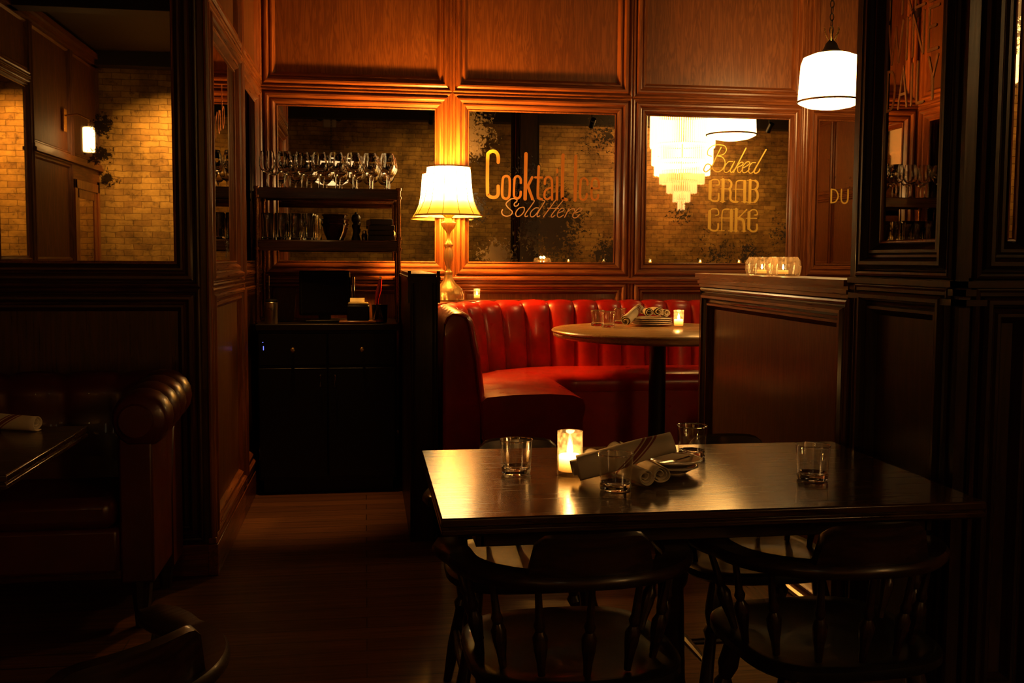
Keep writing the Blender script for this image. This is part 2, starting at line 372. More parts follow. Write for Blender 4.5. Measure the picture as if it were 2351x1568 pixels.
def shade_mat():
    """pleated silk shade glowing from the bulb at its middle height"""
    m, nt, b = new_mat('silk_lampshade')
    tc = N(nt, 'ShaderNodeTexCoord'); b.inputs['Base Color'].default_value = (.8, .62, .3, 1); b.inputs['Roughness'].default_value = .8
    n = N(nt, 'ShaderNodeTexNoise', i_Scale=30.0); L(nt, tc.outputs['Object'], n.inputs['Vector'])
    d = N(nt, 'ShaderNodeVectorMath', operation='DISTANCE'); L(nt, tc.outputs['Object'], d.inputs[0]); d.inputs[1].default_value = (0, 0, .70)
    r = ramp(nt, d.outputs['Value'], [(.14, (1, .66, .26)), (.19, (1, .52, .10)), (.235, (.95, .43, .014))])
    L(nt, r.outputs['Color'], b.inputs['Emission Color'])
    r2 = ramp(nt, d.outputs['Value'], [(.14, (1, 1, 1)), (.17, (.7,) * 3), (.20, (.24,) * 3), (.235, (.085,) * 3), (.28, (.06,) * 3)])
    mu = N(nt, 'ShaderNodeMath', operation='MULTIPLY'); L(nt, r2.outputs['Color'], mu.inputs[0]); mu.inputs[1].default_value = LIT['shade']; L(nt, mu.outputs[0], b.inputs['Emission Strength'])
    return m
BRICK, FLOOR, LINEN, SHADE = brick_mat(), floor_mat(), napkin_mat(), shade_mat()
SEAM = plain('shade_trim', (.45, .18, .04), .7)
OPAL = emit('opal_glass_lit', (1.0, .56, .17), LIT['pendant'])
OPAL2 = emit('opal_glass_lit_soft', (1.0, .70, .36), LIT['pendant_near'])
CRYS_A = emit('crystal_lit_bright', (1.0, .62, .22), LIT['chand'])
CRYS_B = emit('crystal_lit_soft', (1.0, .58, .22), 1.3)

# ------------------------------------------------------------------ panelled walls
class Plane:
    """wall face: O + a*u + z up, n towards the room"""
    def __init__(s, O, u, n): s.O, s.u, s.n = Vector(O), Vector(u), Vector(n)
    def p(s, a, z, d=0): return s.O + s.u * a + s.n * d + Vector((0, 0, z))
RING = [(0, 0), (0, .006), (.004, .012), (.010, .014), (.016, .012), (.020, .004), (.024, .002), (.028, .012), (.036, .020), (.046, .020),
        (.053, .012), (.057, .002), (.064, .0), (.070, .006), (.078, .006), (.086, -.004), (.092, -.012), (.095, -.016)]
def ring_mould(mb, P, a0, a1, z0, z1, prof=RING, mv=0, mh=1, k=1.0):
    rows = []
    for (i, d) in prof:
        i *= k; rows.append([P.p(a0 + i, z0 + i, d), P.p(a1 - i, z0 + i, d), P.p(a1 - i, z1 - i, d), P.p(a0 + i, z1 - i, d)])
    for A, B in zip(rows, rows[1:]):
        for c in range(4):
            e = (c + 1) % 4; mb.quad(A[c], A[e], B[e], B[c], mh if c in (0, 2) else mv)
    i = prof[-1][0] * k
    return (a0 + i, a1 - i, z0 + i, z1 - i, prof[-1][1])
def plate(mb, P, a0, a1, z0, z1, d, m=0): mb.quad(P.p(a0, z0, d), P.p(a1, z0, d), P.p(a1, z1, d), P.p(a0, z1, d), m)

def stroke_path(mb, pts, w, to3, thick=.0015, closed=False, nrm=None):
    """a painted stroke: flat ribbon with round ends following 2D points"""
    pts = [Vector((p[0], p[1])) for p in pts]
    if closed: pts = pts + [pts[0]]
    # smooth with Catmull-Rom
    P = [pts[0]] + pts + [pts[-1]]
    if closed: P[0] = pts[-2]; P[-1] = pts[1]
    out = []
    for i in range(1, len(P) - 2):
        p0, p1, p2, p3 = P[i - 1], P[i], P[i + 1], P[i + 2]
        k = 5 if len(pts) > 2 else 1
        for j in range(k):
            t = j / k
            out.append(.5 * ((2 * p1) + (p2 - p0) * t + (2 * p0 - 5 * p1 + 4 * p2 - p3) * t * t + (3 * p1 - p0 - 3 * p2 + p3) * t * t * t))
    out.append(P[-2]); pts = out; n = len(pts); Lf, Rt = [], []
    for i in range(n):
        t = pts[min(i + 1, n - 1)] - pts[max(i - 1, 0)]
        if closed and i in (0, n - 1): t = pts[1] - pts[-2]
        t = t.normalized() if t.length > 1e-9 else Vector((1, 0)); q = Vector((-t.y, t.x)) * (w / 2)
        Lf.append(pts[i] + q); Rt.append(pts[i] - q)
    for i in range(n - 1):
        a, b, c, d = Lf[i], Rt[i], Rt[i + 1], Lf[i + 1]
        mb.quad(to3(a, thick), to3(b, thick), to3(c, thick), to3(d, thick))
        mb.quad(to3(a, 0), to3(a, thick), to3(d, thick), to3(d, 0)); mb.quad(to3(b, 0), to3(b, thick), to3(c, thick), to3(c, 0))
    if not closed:
        for p, other in ((pts[0], pts[1]), (pts[-1], pts[-2])):
            t = (p - other).normalized(); th = atan2(t.y, t.x)
            fan = [to3(p, thick)] + [to3(p + Vector((cos(th + x), sin(th + x))) * (w / 2), thick) for x in [(-pi / 2) + pi * k / 6 for k in range(7)]]
            mb.add(fan, [(0, k, k + 1) for k in range(1, 7)])

# --- generic full-height wall with a grid of moulded cells
def wall_faces(mb, P, cols, rows, z_lo, z_hi, mats):
    """mats: (upright, across, panel). cells with kind 'panel' get a field, kind 'mirror' stay open behind the mirror"""
    out = []
    for (a0, a1) in cols:
        for (z0, z1, kind) in rows:
            r = ring_mould(mb, P, a0, a1, z0, z1); out.append((kind, r))
            if kind == 'panel': plate(mb, P, r[0], r[1], r[2], r[3], r[4], 2)
            else: plate(mb, P, r[0], r[1], r[2], r[3], r[4] - .008, 2)
    return out
def make_mirror(name, label, P, r, mat, group=None):
    """r = the moulding's inner rectangle; the pane sits just inside it, with a thin bead as its frame"""
    a0, a1, z0, z1, d = r; c = P.p((a0 + a1) / 2, z0, d - .004)
    root = thing(name, label, 'mirror', c, 0, group)
    inv = lambda q: Vector(q) - c
    mb = MB(); e = .003
    vs = [inv(P.p(a, z, d - .004 + dd)) for dd in (-.003, .003) for (a, z) in ((a0 + e, z0 + e), (a1 - e, z0 + e), (a1 - e, z1 - e), (a0 + e, z1 - e))]
    mb.add(vs, [(0, 1, 2, 3), (4, 5, 6, 7), (0, 1, 5, 4), (1, 2, 6, 5), (2, 3, 7, 6), (3, 0, 4, 7)])
    mb.build('glass_pane', mat, root, smooth=False)
    fb = MB(); w = .008
    prof = [(e, .0035), (e, .009), (w, .008), (w + .003, .0035)]
    Q = Plane(P.O - c, P.u, P.n)
    rows = [[Q.p(a0 + i, z0 + i, d - .004 + dd) for _ in (0,)] + [Q.p(a1 - i, z0 + i, d - .004 + dd), Q.p(a1 - i, z1 - i, d - .004 + dd), Q.p(a0 + i, z1 - i, d - .004 + dd)] for (i, dd) in prof]
    for A, B in zip(rows, rows[1:]):
        for k in range(4): fb.quad(A[k], A[(k + 1) % 4], B[(k + 1) % 4], B[k])
    fb.build('bead_frame', W_V, root)
    return root, c, Q, d - .004 + .0032
CEIL_Z = 3.72
BX = [(-.62, .53), (.53, 1.66), (1.66, 2.81), (2.81, 3.95), (3.95, 5.1), (5.1, 6.25), (6.25, 7.4)]
ROWS = [(.14, 1.178, 'panel'), (1.178, 2.312, 'mirror'), (2.312, CEIL_Z - .02, 'panel')]
PB = Plane((0, 6.15, 0), (1, 0, 0), (0, -1, 0))

def build_room():
    # floor, ceiling
    mb = MB(); mb.box(-3.6, 7.7, -4.8, 6.4, -.06, 0); struct(mb.build('floor', FLOOR, smooth=False))
    mb = MB(); mb.box(-3.6, 7.7, -4.8, 6.4, CEIL_Z, CEIL_Z + .06)
    for y in (-4.4, -1.6, .7): mb.box(-3.2, 7.5, y, y + .22, CEIL_Z - .16, CEIL_Z + .01)
    struct(mb.build('ceiling', CEIL, smooth=False))
    # back wall
    mb = MB(); mb.box(-.8, 7.7, 6.18, 6.36, 0, CEIL_Z, 0); plate(mb, PB, -.62, 7.5, 0, .14, 0, 1); plate(mb, PB, 7.4, 7.5, 0, CEIL_Z, 0, 0)
    cells = wall_faces(mb, PB, BX, ROWS, 0, CEIL_Z, None)
    struct(mb.build('wall_back', [W_V, W_X, W_PAN], angle=25, recalc=False), 'mahogany panelled back wall with mirrors set in its middle row')
    mb = MB(); mb.box(-.60, 7.5, 6.128, 6.15, 0, .12); mb.box(-.60, 7.5, 6.136, 6.15, .12, .14); struct(mb.build('baseboard_back', W_X, bevel=.003))
    # chair rail ledge below the mirrors
    mb = MB(); mb.box(-.60, 7.5, 6.118, 6.15, 1.168, 1.186); mb.box(-.60, 7.5, 6.128, 6.15, 1.150, 1.168); struct(mb.build('trim_1', W_X, bevel=.004))
    # left partition block (its end faces the camera, its side lines the waiter's corner)
    mb = MB(); mb.box(-3.5, -.64, 4.17, 6.3, 0, CEIL_Z, 0)
    PS = Plane((-.62, 4.15, 0), (0, 1, 0), (1, 0, 0))
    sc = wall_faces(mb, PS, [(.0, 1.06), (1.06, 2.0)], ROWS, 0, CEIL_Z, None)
    struct(mb.build('wall_partition_side', [W_V, W_Y, wood('shaded_side_panel_figured', (.13, .042, .012), (.08, .024, .007), 'z', rough=.42, fig=2.0)], angle=25, recalc=False), 'side of the panelled partition beside the glass shelves')  # panel field is a darker copy of the figured wood, standing in for shade
    PF = Plane((-.62, 4.15, 0), (-1, 0, 0), (0, -1, 0))
    mb = MB(); frows = [(.14, 1.178, 'panel'), (1.178, 2.86, 'mirror'), (2.86, CEIL_Z - .02, 'panel')]
    plate(mb, PF, .0, .035, 0, CEIL_Z, 0, 0)
    fc = wall_faces(mb, PF, [(.035, 1.24), (1.24, 2.58)], frows, 0, CEIL_Z, None)
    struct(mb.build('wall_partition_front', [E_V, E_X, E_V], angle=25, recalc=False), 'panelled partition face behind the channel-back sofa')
    mb = MB(); mb.tube([(-.622, 4.148, 0.14), (-.622, 4.148, CEIL_Z)], .012, 10, caps=False); struct(mb.build('trim_2', W_V), 'rounded corner bead of the partition')
    mb = MB(); mb.box(-.64, -.600, 4.128, 6.13, 0, .13, 0); mb.box(-.64, -.608, 4.136, 6.13, .13, .155, 0); struct(mb.build('baseboard_partition', W_Y, bevel=.003))
    mb = MB(); mb.box(-3.2, -.602, 4.13, 4.16, 0, .13, 0); struct(mb.build('baseboard_partition_front', W_X, bevel=.003))
    # right side wall and pier
    PR = Plane((1.47, 2.85, 0), (0, -1, 0), (-1, 0, 0))
    mb = MB(); mb.box(1.49, 1.62, 2.32, 2.85, 0, CEIL_Z); mb.box(1.60, 1.72, 2.32, 2.40, 0, CEIL_Z)
    mb.box(1.47, 1.62, 2.85, 2.87, 0, CEIL_Z)
    rrows = [(.14, 1.24, 'panel'), (1.255, 2.96, 'mirror'), (2.98, CEIL_Z - .02, 'panel')]
    plate(mb, PR, 0, .028, 0, CEIL_Z, .0, 0); plate(mb, PR, .522, .55, 0, CEIL_Z, .0, 0); plate(mb, PR, 0.02, .53, 1.235, 1.26, 0, 1)
    rc = wall_faces(mb, PR, [(.028, .522)], rrows, 0, CEIL_Z, None)
    PP = Plane((1.47, 2.30, 0), (1, 0, 0), (0, -1, 0))
    plate(mb, PP, 0, .034, 0, CEIL_Z, 0, 0); plate(mb, PP, .024, .255, 1.235, 1.26, 0, 1)
    pc = wall_faces(mb, PP, [(.034, .255)], rrows, 0, CEIL_Z, None)
    mb.box(1.715, 1.73, 2.30, 2.40, 0, CEIL_Z)
    for z, dd in ((1.236, .02), (1.215, .012), (1.19, .016)):
        mb.box(1.47 - dd, 1.48, 2.3 - dd, 2.85, z, z + .016, 1); mb.box(1.47 - dd, 1.73 + dd, 2.3 - dd, 2.31, z, z + .016, 1)
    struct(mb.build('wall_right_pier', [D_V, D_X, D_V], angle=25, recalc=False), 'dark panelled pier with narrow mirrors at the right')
    # low partition with cap, in the same plane
    mb = MB(); mb.box(1.49, 1.60, 2.86, 4.20, 0, 1.20, 0); PL = Plane((1.47, 4.22, 0), (0, -1, 0), (-1, 0, 0))
    r = ring_mould(mb, PL, .0, 1.36, .12, 1.185); plate(mb, PL, r[0], r[1], r[2], r[3], r[4], 2); plate(mb, PL, 0, 1.36, 0, .12, 0, 1)
    mb.box(1.47, 1.62, 4.20, 4.225, 0, 1.20, 0); plate(mb, PL, 0, 1.36, 1.185, 1.2, 0, 1)
    PL2 = Plane((1.62, 2.87, 0), (0, 1, 0), (1, 0, 0)); r = ring_mould(mb, PL2, .0, 1.35, .12, 1.185); plate(mb, PL2, r[0], r[1], r[2], r[3], r[4], 2)
    for z, e in ((1.186, .010), (1.200, .016), (1.212, .010)): mb.box(1.47 - e, 1.62 + e, 2.862, 4.225 + e, z, z + .012, 1)
    mb.box(1.445, 1.645, 2.862, 4.25, 1.224, 1.243, 1)
    tag(mb.build('low_partition', [wood('mid_wood_upright', (.16, .05, .016), (.07, .02, .007), 'z'), wood('mid_wood_deep', (.20, .06, .018), (.09, .026, .008), 'y'), wood('mid_wood_figured', (.13, .045, .014), (.075, .024, .008), 'z', rough=.42, fig=2.6)], angle=25, recalc=False),
        'low panelled wooden partition with moulded cap in front of the booth', 'partition')
    # newel partition left of the booth
    mb = MB(); mb.box(.20, .325, 4.52, 6.10, 0, 1.205); mb.box(.188, .337, 4.508, 6.112, 1.205, 1.218); mb.box(.205, .32, 4.53, 6.10, 1.218, 1.232)
    for x in (.20, .215, .302, .317): mb.tube([(x + .004, 4.518, .02), (x + .004, 4.518, 1.19)], .005, 8)
    mb.box(.190, .204, 4.512, 4.535, 1.10, 1.245); mb.box(.321, .335, 4.512, 4.535, 1.10, 1.245)
    tag(mb.build('booth_end_partition', D_V, angle=25), 'narrow black end of the wooden partition between cabinet and red booth', 'partition')
    # room behind the camera, seen in the mirrors
    mb = MB(); mb.box(-3.6, 7.7, -4.72, -4.5, 0, CEIL_Z); struct(mb.build('wall_brick', BRICK, smooth=False), 'old painted brick wall seen in the mirrors')
    PLft = Plane((-3.2, -4.5, 0), (0, 1, 0), (1, 0, 0))
    mb = MB(); mb.box(-3.4, -3.23, -4.6, 4.2, 0, CEIL_Z, 0)
    lr = [(.14, 1.2, 'panel'), (1.2, 2.36, 'panel'), (2.36, CEIL_Z - .1, 'panel')]
    plate(mb, PLft, 0, 1.15, 2.15, 2.36, 0, 1); plate(mb, PLft, 0, .12, 0, 2.2, 0, 0)
    plate(mb, PLft, 0, 8.7, 0, .14, .0, 1)
    lc = wall_faces(mb, PLft, [(1.15, 2.5)], lr, 0, CEIL_Z, None)
    wall_faces(mb, PLft, [(0, 1.15)], [(2.36, CEIL_Z - .1, 'panel')], 0, CEIL_Z, None)
    lc2 = wall_faces(mb, PLft, [(2.5, 3.5)], [(.14, 1.2, 'panel'), (1.2, 3.02, 'mirror'), (3.02, CEIL_Z - .1, 'panel')], 0, CEIL_Z, None)
    wall_faces(mb, PLft, [(3.5, 4.8), (4.8, 6.1), (6.1, 7.4), (7.4, 8.65)], lr, 0, CEIL_Z, None)
    for z, dd in ((2.33, .05), (2.37, .035), (CEIL_Z - .10, .09), (CEIL_Z - .16, .05)): mb.box(-3.22, -3.2 + dd, -4.5, 4.15 if z > 3 else -2.0, z, z + .035 if z < 3 else z + .06, 1)
    struct(mb.build('wall_left', [F_V, F_Y, F_V], angle=25, recalc=False), 'panelled left wall seen in the big mirror')
    mb = MB(); mb.box(7.5, 7.7, -4.6, 6.3, 0, CEIL_Z, 0); PRt = Plane((7.48, 6.1, 0), (0, -1, 0), (-1, 0, 0))
    wall_faces(mb, PRt, [(i * 1.3, (i + 1) * 1.3) for i in range(8)], lr, 0, CEIL_Z, None)
    struct(mb.build('wall_right', [W_V, W_Y, W_PAN], angle=25, recalc=False), 'panelled far right wall')
    # door of the left wall, beside the brick
    d = MB(); d.box(-3.22, -3.17, -4.38, -4.30, 0, 2.16); d.box(-3.22, -3.17, -3.43, -3.35, 0, 2.16); d.box(-3.22, -3.17, -4.38, -3.35, 2.06, 2.16)
    dr = struct(d.build('door_1', W_V, bevel=.004), 'panelled door beside the brick wall, seen in the big mirror')
    d = MB(); d.box(-3.21, -3.185, -4.30, -3.43, 0.01, 1.0); d.box(-3.21, -3.185, -4.30, -4.18, 1.0, 2.06); d.box(-3.21, -3.185, -3.55, -3.43, 1.0, 2.06); d.box(-3.21, -3.185, -4.2, -3.5, 1.96, 2.06)
    d.build('door_leaf', W_V, dr, bevel=.003)
    d = MB(); d.box(-3.20, -3.195, -4.18, -3.55, 1.0, 1.96); d.build('door_glass', mirror_mat('door_glass_reflecting', (.6, .5, .4)), dr, smooth=False)
    d = MB(); d.lathe([(0, 0), (.02, .0), (.02, .03), (0, .035)], 12, (-3.17, -3.49, 1.0)); d.build('door_handle', BRASS, dr)
    # waist-high ledge with candles far behind the camera
    mb = MB(); mb.box(2.3, 5.7, -.78, -.62, 0, 1.215); mb.box(2.27, 5.73, -.81, -.59, 1.215, 1.25)
    tag(mb.build('candle_ledge', D_X, bevel=.004), 'dark waist-high dividing ledge carrying candles, reflected along the mirrors', 'partition')
    return cells, sc, fc, rc, pc, lc2, PS, PF, PR, PP, PLft
cells, sc, fc, rc, pc, lc2, PS, PF, PR, PP, PLft = build_room()

# ------------------------------------------------------------------ mirrors and lettering
mir = [r for k, r in cells if k == 'mirror']
Y0 = 6.166
m1, c1, Q1, d1 = make_mirror('wall_mirror', 'clean aged mirror left of the fringed lamp, behind the shelves of glasses', PB, mir[0],
    mirror_mat('aged_mirror_plain', (.86, .76, .60), [(.7, 0, .1, .12, .2)]))
m2, c2, Q2, d2 = make_mirror('wall_mirror', 'heavily foxed mirror lettered Cocktail Ice Sold Here above the red booth', PB, mir[1],
    mirror_mat('aged_mirror_foxed', (.80, .70, .56), [(-.5, 0, .8, .30, .42), (-.45, 0, .35, .22, .30), (0.06, 0, .22, .36, .40), (.08, 0, .42, .18, .34), (-.28, 0, .04, .22, .36), (.45, 0, .05, .22, .36), (.42, 0, .8, .3, .26), (-.1, 0, .55, .2, .3)]))
m3, c3, Q3, d3 = make_mirror('wall_mirror', 'mirror lettered Baked Crab Cake, reflecting the crystal chandelier', PB, mir[2],
    mirror_mat('aged_mirror_specked', (.88, .78, .60), [(.0, 0, .02, .34, .24), (.22, 0, .1, .2, .26), (-.25, 0, .32, .14, .28), (.45, 0, .2, .2, .22)]))
m4, c4, Q4, d4 = make_mirror('wall_mirror', 'dark mirror lettered DU half hidden by the pier at the right', PB, mir[3],
    mirror_mat('aged_mirror_dark', (.7, .6, .48), [(-.2, 0, .5, .3, .15)]))
for k, lab in zip((4, 5, 6), ('mirror of the back wall first beyond the lettered DU mirror', 'mirror of the back wall second beyond the lettered DU mirror', 'mirror of the back wall in the far right corner')):
    make_mirror('wall_mirror', lab, PB, mir[k], mirror_mat('aged_mirror_far%d' % k, (.7, .6, .48)))
sm = [r for k, r in sc if k == 'mirror']
m5, c5, Q5, d5 = make_mirror('wall_mirror', 'narrow mirror on the partition side nearest the sofa, with thin slanting lettering', PS, sm[0], mirror_mat('aged_mirror_side', (.80, .70, .54), [(0, .1, .1, .2, .2)]))
make_mirror('wall_mirror', 'mirror on the partition side in the corner behind the glass shelves', PS, sm[1], mirror_mat('aged_mirror_corner_dimmed', (.07, .052, .036)))  # tint darkened to suppress the chandelier's reflection in this pane
fm = [r for k, r in fc if k == 'mirror']
m6, c6, Q6, d6 = make_mirror('wall_mirror', 'tall mirror above the sofa reflecting the glowing brick wall and sconce', PF, fm[0],
    mirror_mat('aged_mirror_tall', (.92, .80, .62), [(.23, 0, .54, .08, .40), (.22, 0, .43, .08, .38), (.25, 0, .34, .06, .34)]))
make_mirror('wall_mirror', 'tall mirror above the sofa at the far left, outside the sconce reflection', PF, fm[1], mirror_mat('aged_mirror_tall_b', (.85, .74, .56)))
rm = [r for k, r in rc if k == 'mirror']
m7, c7, Q7, d7 = make_mirror('wall_mirror', 'narrow mirror lettered FREE WINE DAILY on the right pier, reflecting the shelves', PR, rm[0],
    mirror_mat('aged_mirror_wine', (.80, .68, .52), [(0, 0, .62, .05, .36), (0, -.08, .72, .04, .36)]))
pm = [r for k, r in pc if k == 'mirror']
make_mirror('wall_mirror', 'sliver of foxed mirror at the right edge facing the room', PP, pm[0], mirror_mat('aged_mirror_edge', (.50, .44, .34), [(0, 0, .62, .3, .34), (0, 0, .95, .25, .3)]))
lm = [r for k, r in lc2 if k == 'mirror']
make_mirror('wall_mirror', 'tall narrow mirror on the left side wall, seen only in the big mirror', PLft, lm[0], mirror_mat('aged_mirror_left', (.85, .74, .56)))

def lettering(name, root, c, P, d, groups, mat, fx):
    """groups: list of (points, width, closed); fx maps layout points to (a, z) on the wall plane"""
    mb = MB(); sc_ = fx(1, 0)[0] - fx(0, 0)[0]
    def to3(q, t): return P.p(q.x, q.y, d + t)
    for gi, g in enumerate(groups):
        pts, w = g[0], g[1]; cl = len(g) > 2 and g[2]
        stroke_path(mb, [fx(x, y) for x, y in pts], w * abs(sc_), to3, .0008 + .00009 * gi, cl)
    return mb.build(name, mat, root, smooth=False)
# layout units measured on the sign; origin and scale put them on the mirror
ICE = [
 ([(345, 405), (345, 320), (315, 235), (245, 205), (175, 240), (155, 330), (155, 930), (180, 1010), (240, 1040), (310, 1030), (345, 970), (345, 835)], 60),
 ([(425, 760), (440, 675), (490, 650), (540, 675), (555, 760), (550, 980), (530, 1040), (485, 1060), (435, 1035), (418, 960)], 44, True),
 ([(755, 770), (748, 690), (700, 648), (650, 675), (638, 750), (630, 960), (645, 1030), (695, 1052), (745, 1010), (755, 930)], 42),
 ([(845, 240), (835, 1060)], 62), ([(960, 665), (880, 830)], 48), ([(885, 830), (968, 1055)], 50),
 ([(1078, 465), (1065, 980), (1090, 1045), (1135, 1060)], 46), ([(1012, 665), (1140, 665)], 38),
 ([(1190, 780), (1200, 690), (1250, 652), (1305, 680), (1322, 760), (1325, 1065)], 42), ([(1320, 840), (1225, 880), (1188, 940), (1190, 1020), (1235, 1058), (1320, 1010)], 38),
 ([(1416, 660), (1414, 1060)], 46), ([(1416, 515), (1416, 560)], 44),
 ([(1520, 250), (1512, 980), (1535, 1045), (1590, 1062)], 60), ([(1755, 265), (1748, 1070)], 58),
 ([(1975, 780), (1968, 705), (1915, 660), (1862, 685), (1845, 760), (1842, 990), (1862, 1050), (1910, 1062), (1950, 1025), (1962, 950)], 40),
 ([(2060, 845), (2180, 840), (2185, 750), (2170, 690), (2118, 658), (2072, 685), (2055, 760), (2055, 990), (2080, 1048), (2125, 1060), (2165, 1025), (2175, 965)], 38)]
SOLD = [
 ([(720, 1145), (695, 1185), (645, 1190), (640, 1145), (690, 1095), (650, 1058), (570, 1070), (490, 1150), (525, 1220), (600, 1290), (580, 1350), (500, 1378), (430, 1350), (412, 1295), (428, 1260)], 20),
 ([(800, 1212), (725, 1230), (668, 1310), (680, 1375), (745, 1368), (810, 1300), (822, 1235)], 18, True),
 ([(950, 1070), (1000, 1085), (975, 1140), (845, 1325), (842, 1380), (885, 1368)], 18),
 ([(1085, 1222), (1020, 1222), (945, 1290), (932, 1360), (970, 1385), (1040, 1330), (1095, 1245)], 18), ([(1150, 1080), (1192, 1090), (1170, 1140), (1065, 1320), (1062, 1380), (1105, 1362)], 18),
 ([(1400, 1062), (1170, 1380)], 18), ([(1540, 1062), (1325, 1335), (1332, 1385), (1380, 1350)], 18), ([(1240, 1222), (1450, 1225)], 16),
 ([(1430, 1312), (1530, 1268), (1545, 1225), (1490, 1228), (1432, 1300), (1428, 1365), (1470, 1386), (1540, 1342)], 17),
 ([(1640, 1222), (1558, 1385)], 18), ([(1600, 1292), (1680, 1232), (1738, 1228), (1740, 1262)], 17),
 ([(1730, 1312), (1840, 1272), (1880, 1228), (1830, 1212), (1762, 1270), (1710, 1340), (1722, 1388), (1780, 1385), (1835, 1330)], 17)]
def pixmap(ox, oy, s):
    """layout units on the photographed sign -> wall plane of the back wall"""
    def f(x, y):
        d = CAM_R @ Vector(((ox + x / s - 1175.5) / F_PX, -(oy + y / s - PPY) / F_PX, -1)); k = 6.166 / d.y
        return (d.x * k, CAM_H + d.z * k)
    p00, p10, p01 = f(0, 0), f(1000, 0), f(0, 1000)
    sx, sy = (p10[0] - p00[0]) / 1000, (p01[1] - p00[1]) / 1000
    return lambda x, y: (p00[0] + sx * x, p00[1] + sy * y)
def shift_plane(P, c): return Plane(P.O - c, P.u, P.n)
f2 = pixmap(1100, 320, 7.837)
lettering('lettering', m2, c2, Q2, d2, ICE, GOLD_LEAF, f2)['label'] = 'tall orange gold lettering Cocktail Ice'
lettering('script_lettering', m2, c2, Q2, d2, SOLD, GOLD_THIN, f2)['label'] = 'thin pale script reading Sold Here'
BAKED = [
 ([(365, 175), (300, 310), (230, 470), (150, 548), (112, 515), (150, 438), (205, 440), (260, 520), (330, 545), (400, 495), (430, 405), (390, 325), (305, 305)], 24),
 ([(305, 305), (400, 280), (445, 215), (420, 155), (350, 138), (250, 150), (175, 215), (168, 290), (225, 312)], 18),
 ([(545, 385), (480, 390), (420, 470), (422, 540), (470, 545), (530, 480), (562, 400)], 22), ([(572, 385), (512, 505), (530, 550), (575, 500)], 26),
 ([(740, 178), (558, 550)], 28), ([(590, 475), (660, 400), (702, 400), (682, 440), (622, 470), (620, 525), (652, 550), (695, 500)], 22),
 ([(700, 480), (782, 430), (800, 392), (752, 390), (692, 470), (702, 545), (752, 540), (800, 490)], 22),
 ([(890, 395), (830, 402), (788, 480), (797, 550), (850, 540), (905, 440)], 22), ([(1045, 192), (882, 500), (892, 555), (938, 530), (955, 490)], 28)]
CRAB = [
 ([(212, 700), (212, 950)], 46), ([(215, 695), (250, 664), (320, 664), (345, 695), (345, 738), (302, 745)], 22), ([(215, 950), (250, 982), (318, 985), (340, 955), (342, 875)], 26),
 ([(405, 662), (405, 990)], 46), ([(370, 662), (490, 664)], 20), ([(490, 664), (527, 700), (527, 760), (500, 798)], 30), ([(375, 800), (500, 800)], 20), ([(500, 802), (522, 850), (520, 950), (560, 990), (620, 994)], 32), ([(368, 990), (438, 990)], 18),
 ([(600, 990), (600, 730), (630, 675), (705, 668)], 24), ([(732, 680), (735, 990)], 44), ([(563, 800), (730, 800)], 18), ([(560, 990), (640, 990)], 16), ([(690, 990), (772, 990)], 16),
 ([(812, 664), (812, 996)], 44), ([(768, 664), (890, 666)], 18), ([(890, 668), (925, 700), (924, 765), (895, 800)], 32), ([(812, 800), (895, 800)], 20), ([(895, 805), (926, 850), (926, 940), (890, 990)], 34), ([(770, 996), (890, 996)], 18)]
CAKE = [
 ([(212, 1143), (212, 1393)], 46), ([(215, 1138), (250, 1107), (320, 1107), (345, 1138), (345, 1190), (302, 1203)], 22), ([(215, 1393), (250, 1430), (318, 1433), (342, 1400), (344, 1330)], 26),
 ([(400, 1434), (400, 1170), (430, 1112), (505, 1106)], 24), ([(538, 1120), (542, 1434)], 44), ([(365, 1240), (530, 1240)], 18), ([(358, 1434), (440, 1434)], 16), ([(500, 1436), (582, 1436)], 16),
 ([(612, 1106), (612, 1434)], 44), ([(570, 1106), (640, 1106)], 16), ([(575, 1436), (650, 1436)], 16), ([(770, 1106), (645, 1242)], 24), ([(645, 1244), (708, 1262), (732, 1330), (736, 1434)], 40), ([(700, 1436), (765, 1436)], 16),
 ([(806, 1155), (806, 1395)], 44), ([(806, 1150), (850, 1112), (905, 1112), (930, 1145), (930, 1185), (892, 1190)], 24), ([(770, 1240), (925, 1240)], 20), ([(808, 1395), (850, 1436), (905, 1436), (932, 1400), (930, 1335)], 28)]
f3 = pixmap(1600, 310, 6.533)
lettering('script_lettering', m3, c3, Q3, d3, [(a_, w_ * .62) for a_, w_ in BAKED], GOLD_YEL, f3)['label'] = 'gold script reading Baked'
lettering('lettering', m3, c3, Q3, d3, [(a_, w_ if w_ > 25 else w_ * .75) for a_, w_ in CRAB], GOLD_YEL, f3)['label'] = 'gold capitals reading CRAB'
lettering('lettering', m3, c3, Q3, d3, [(a_, w_ if w_ > 25 else w_ * .75) for a_, w_ in CAKE], GOLD_YEL, f3)['label'] = 'gold capitals reading CAKE'
f4 = pixmap(1780, 0, 2.45)
lettering('lettering', m4, c4, Q4, d4, [([(340, 1060), (340, 1137)], 9), ([(340, 1060), (362, 1064), (377, 1085), (377, 1112), (362, 1133), (340, 1137)], 7), ([(397, 1060), (397, 1118), (408, 1137), (424, 1137), (434, 1118), (434, 1060)], 8)], GOLD_YEL, f4)['label'] = 'gold capitals DU'
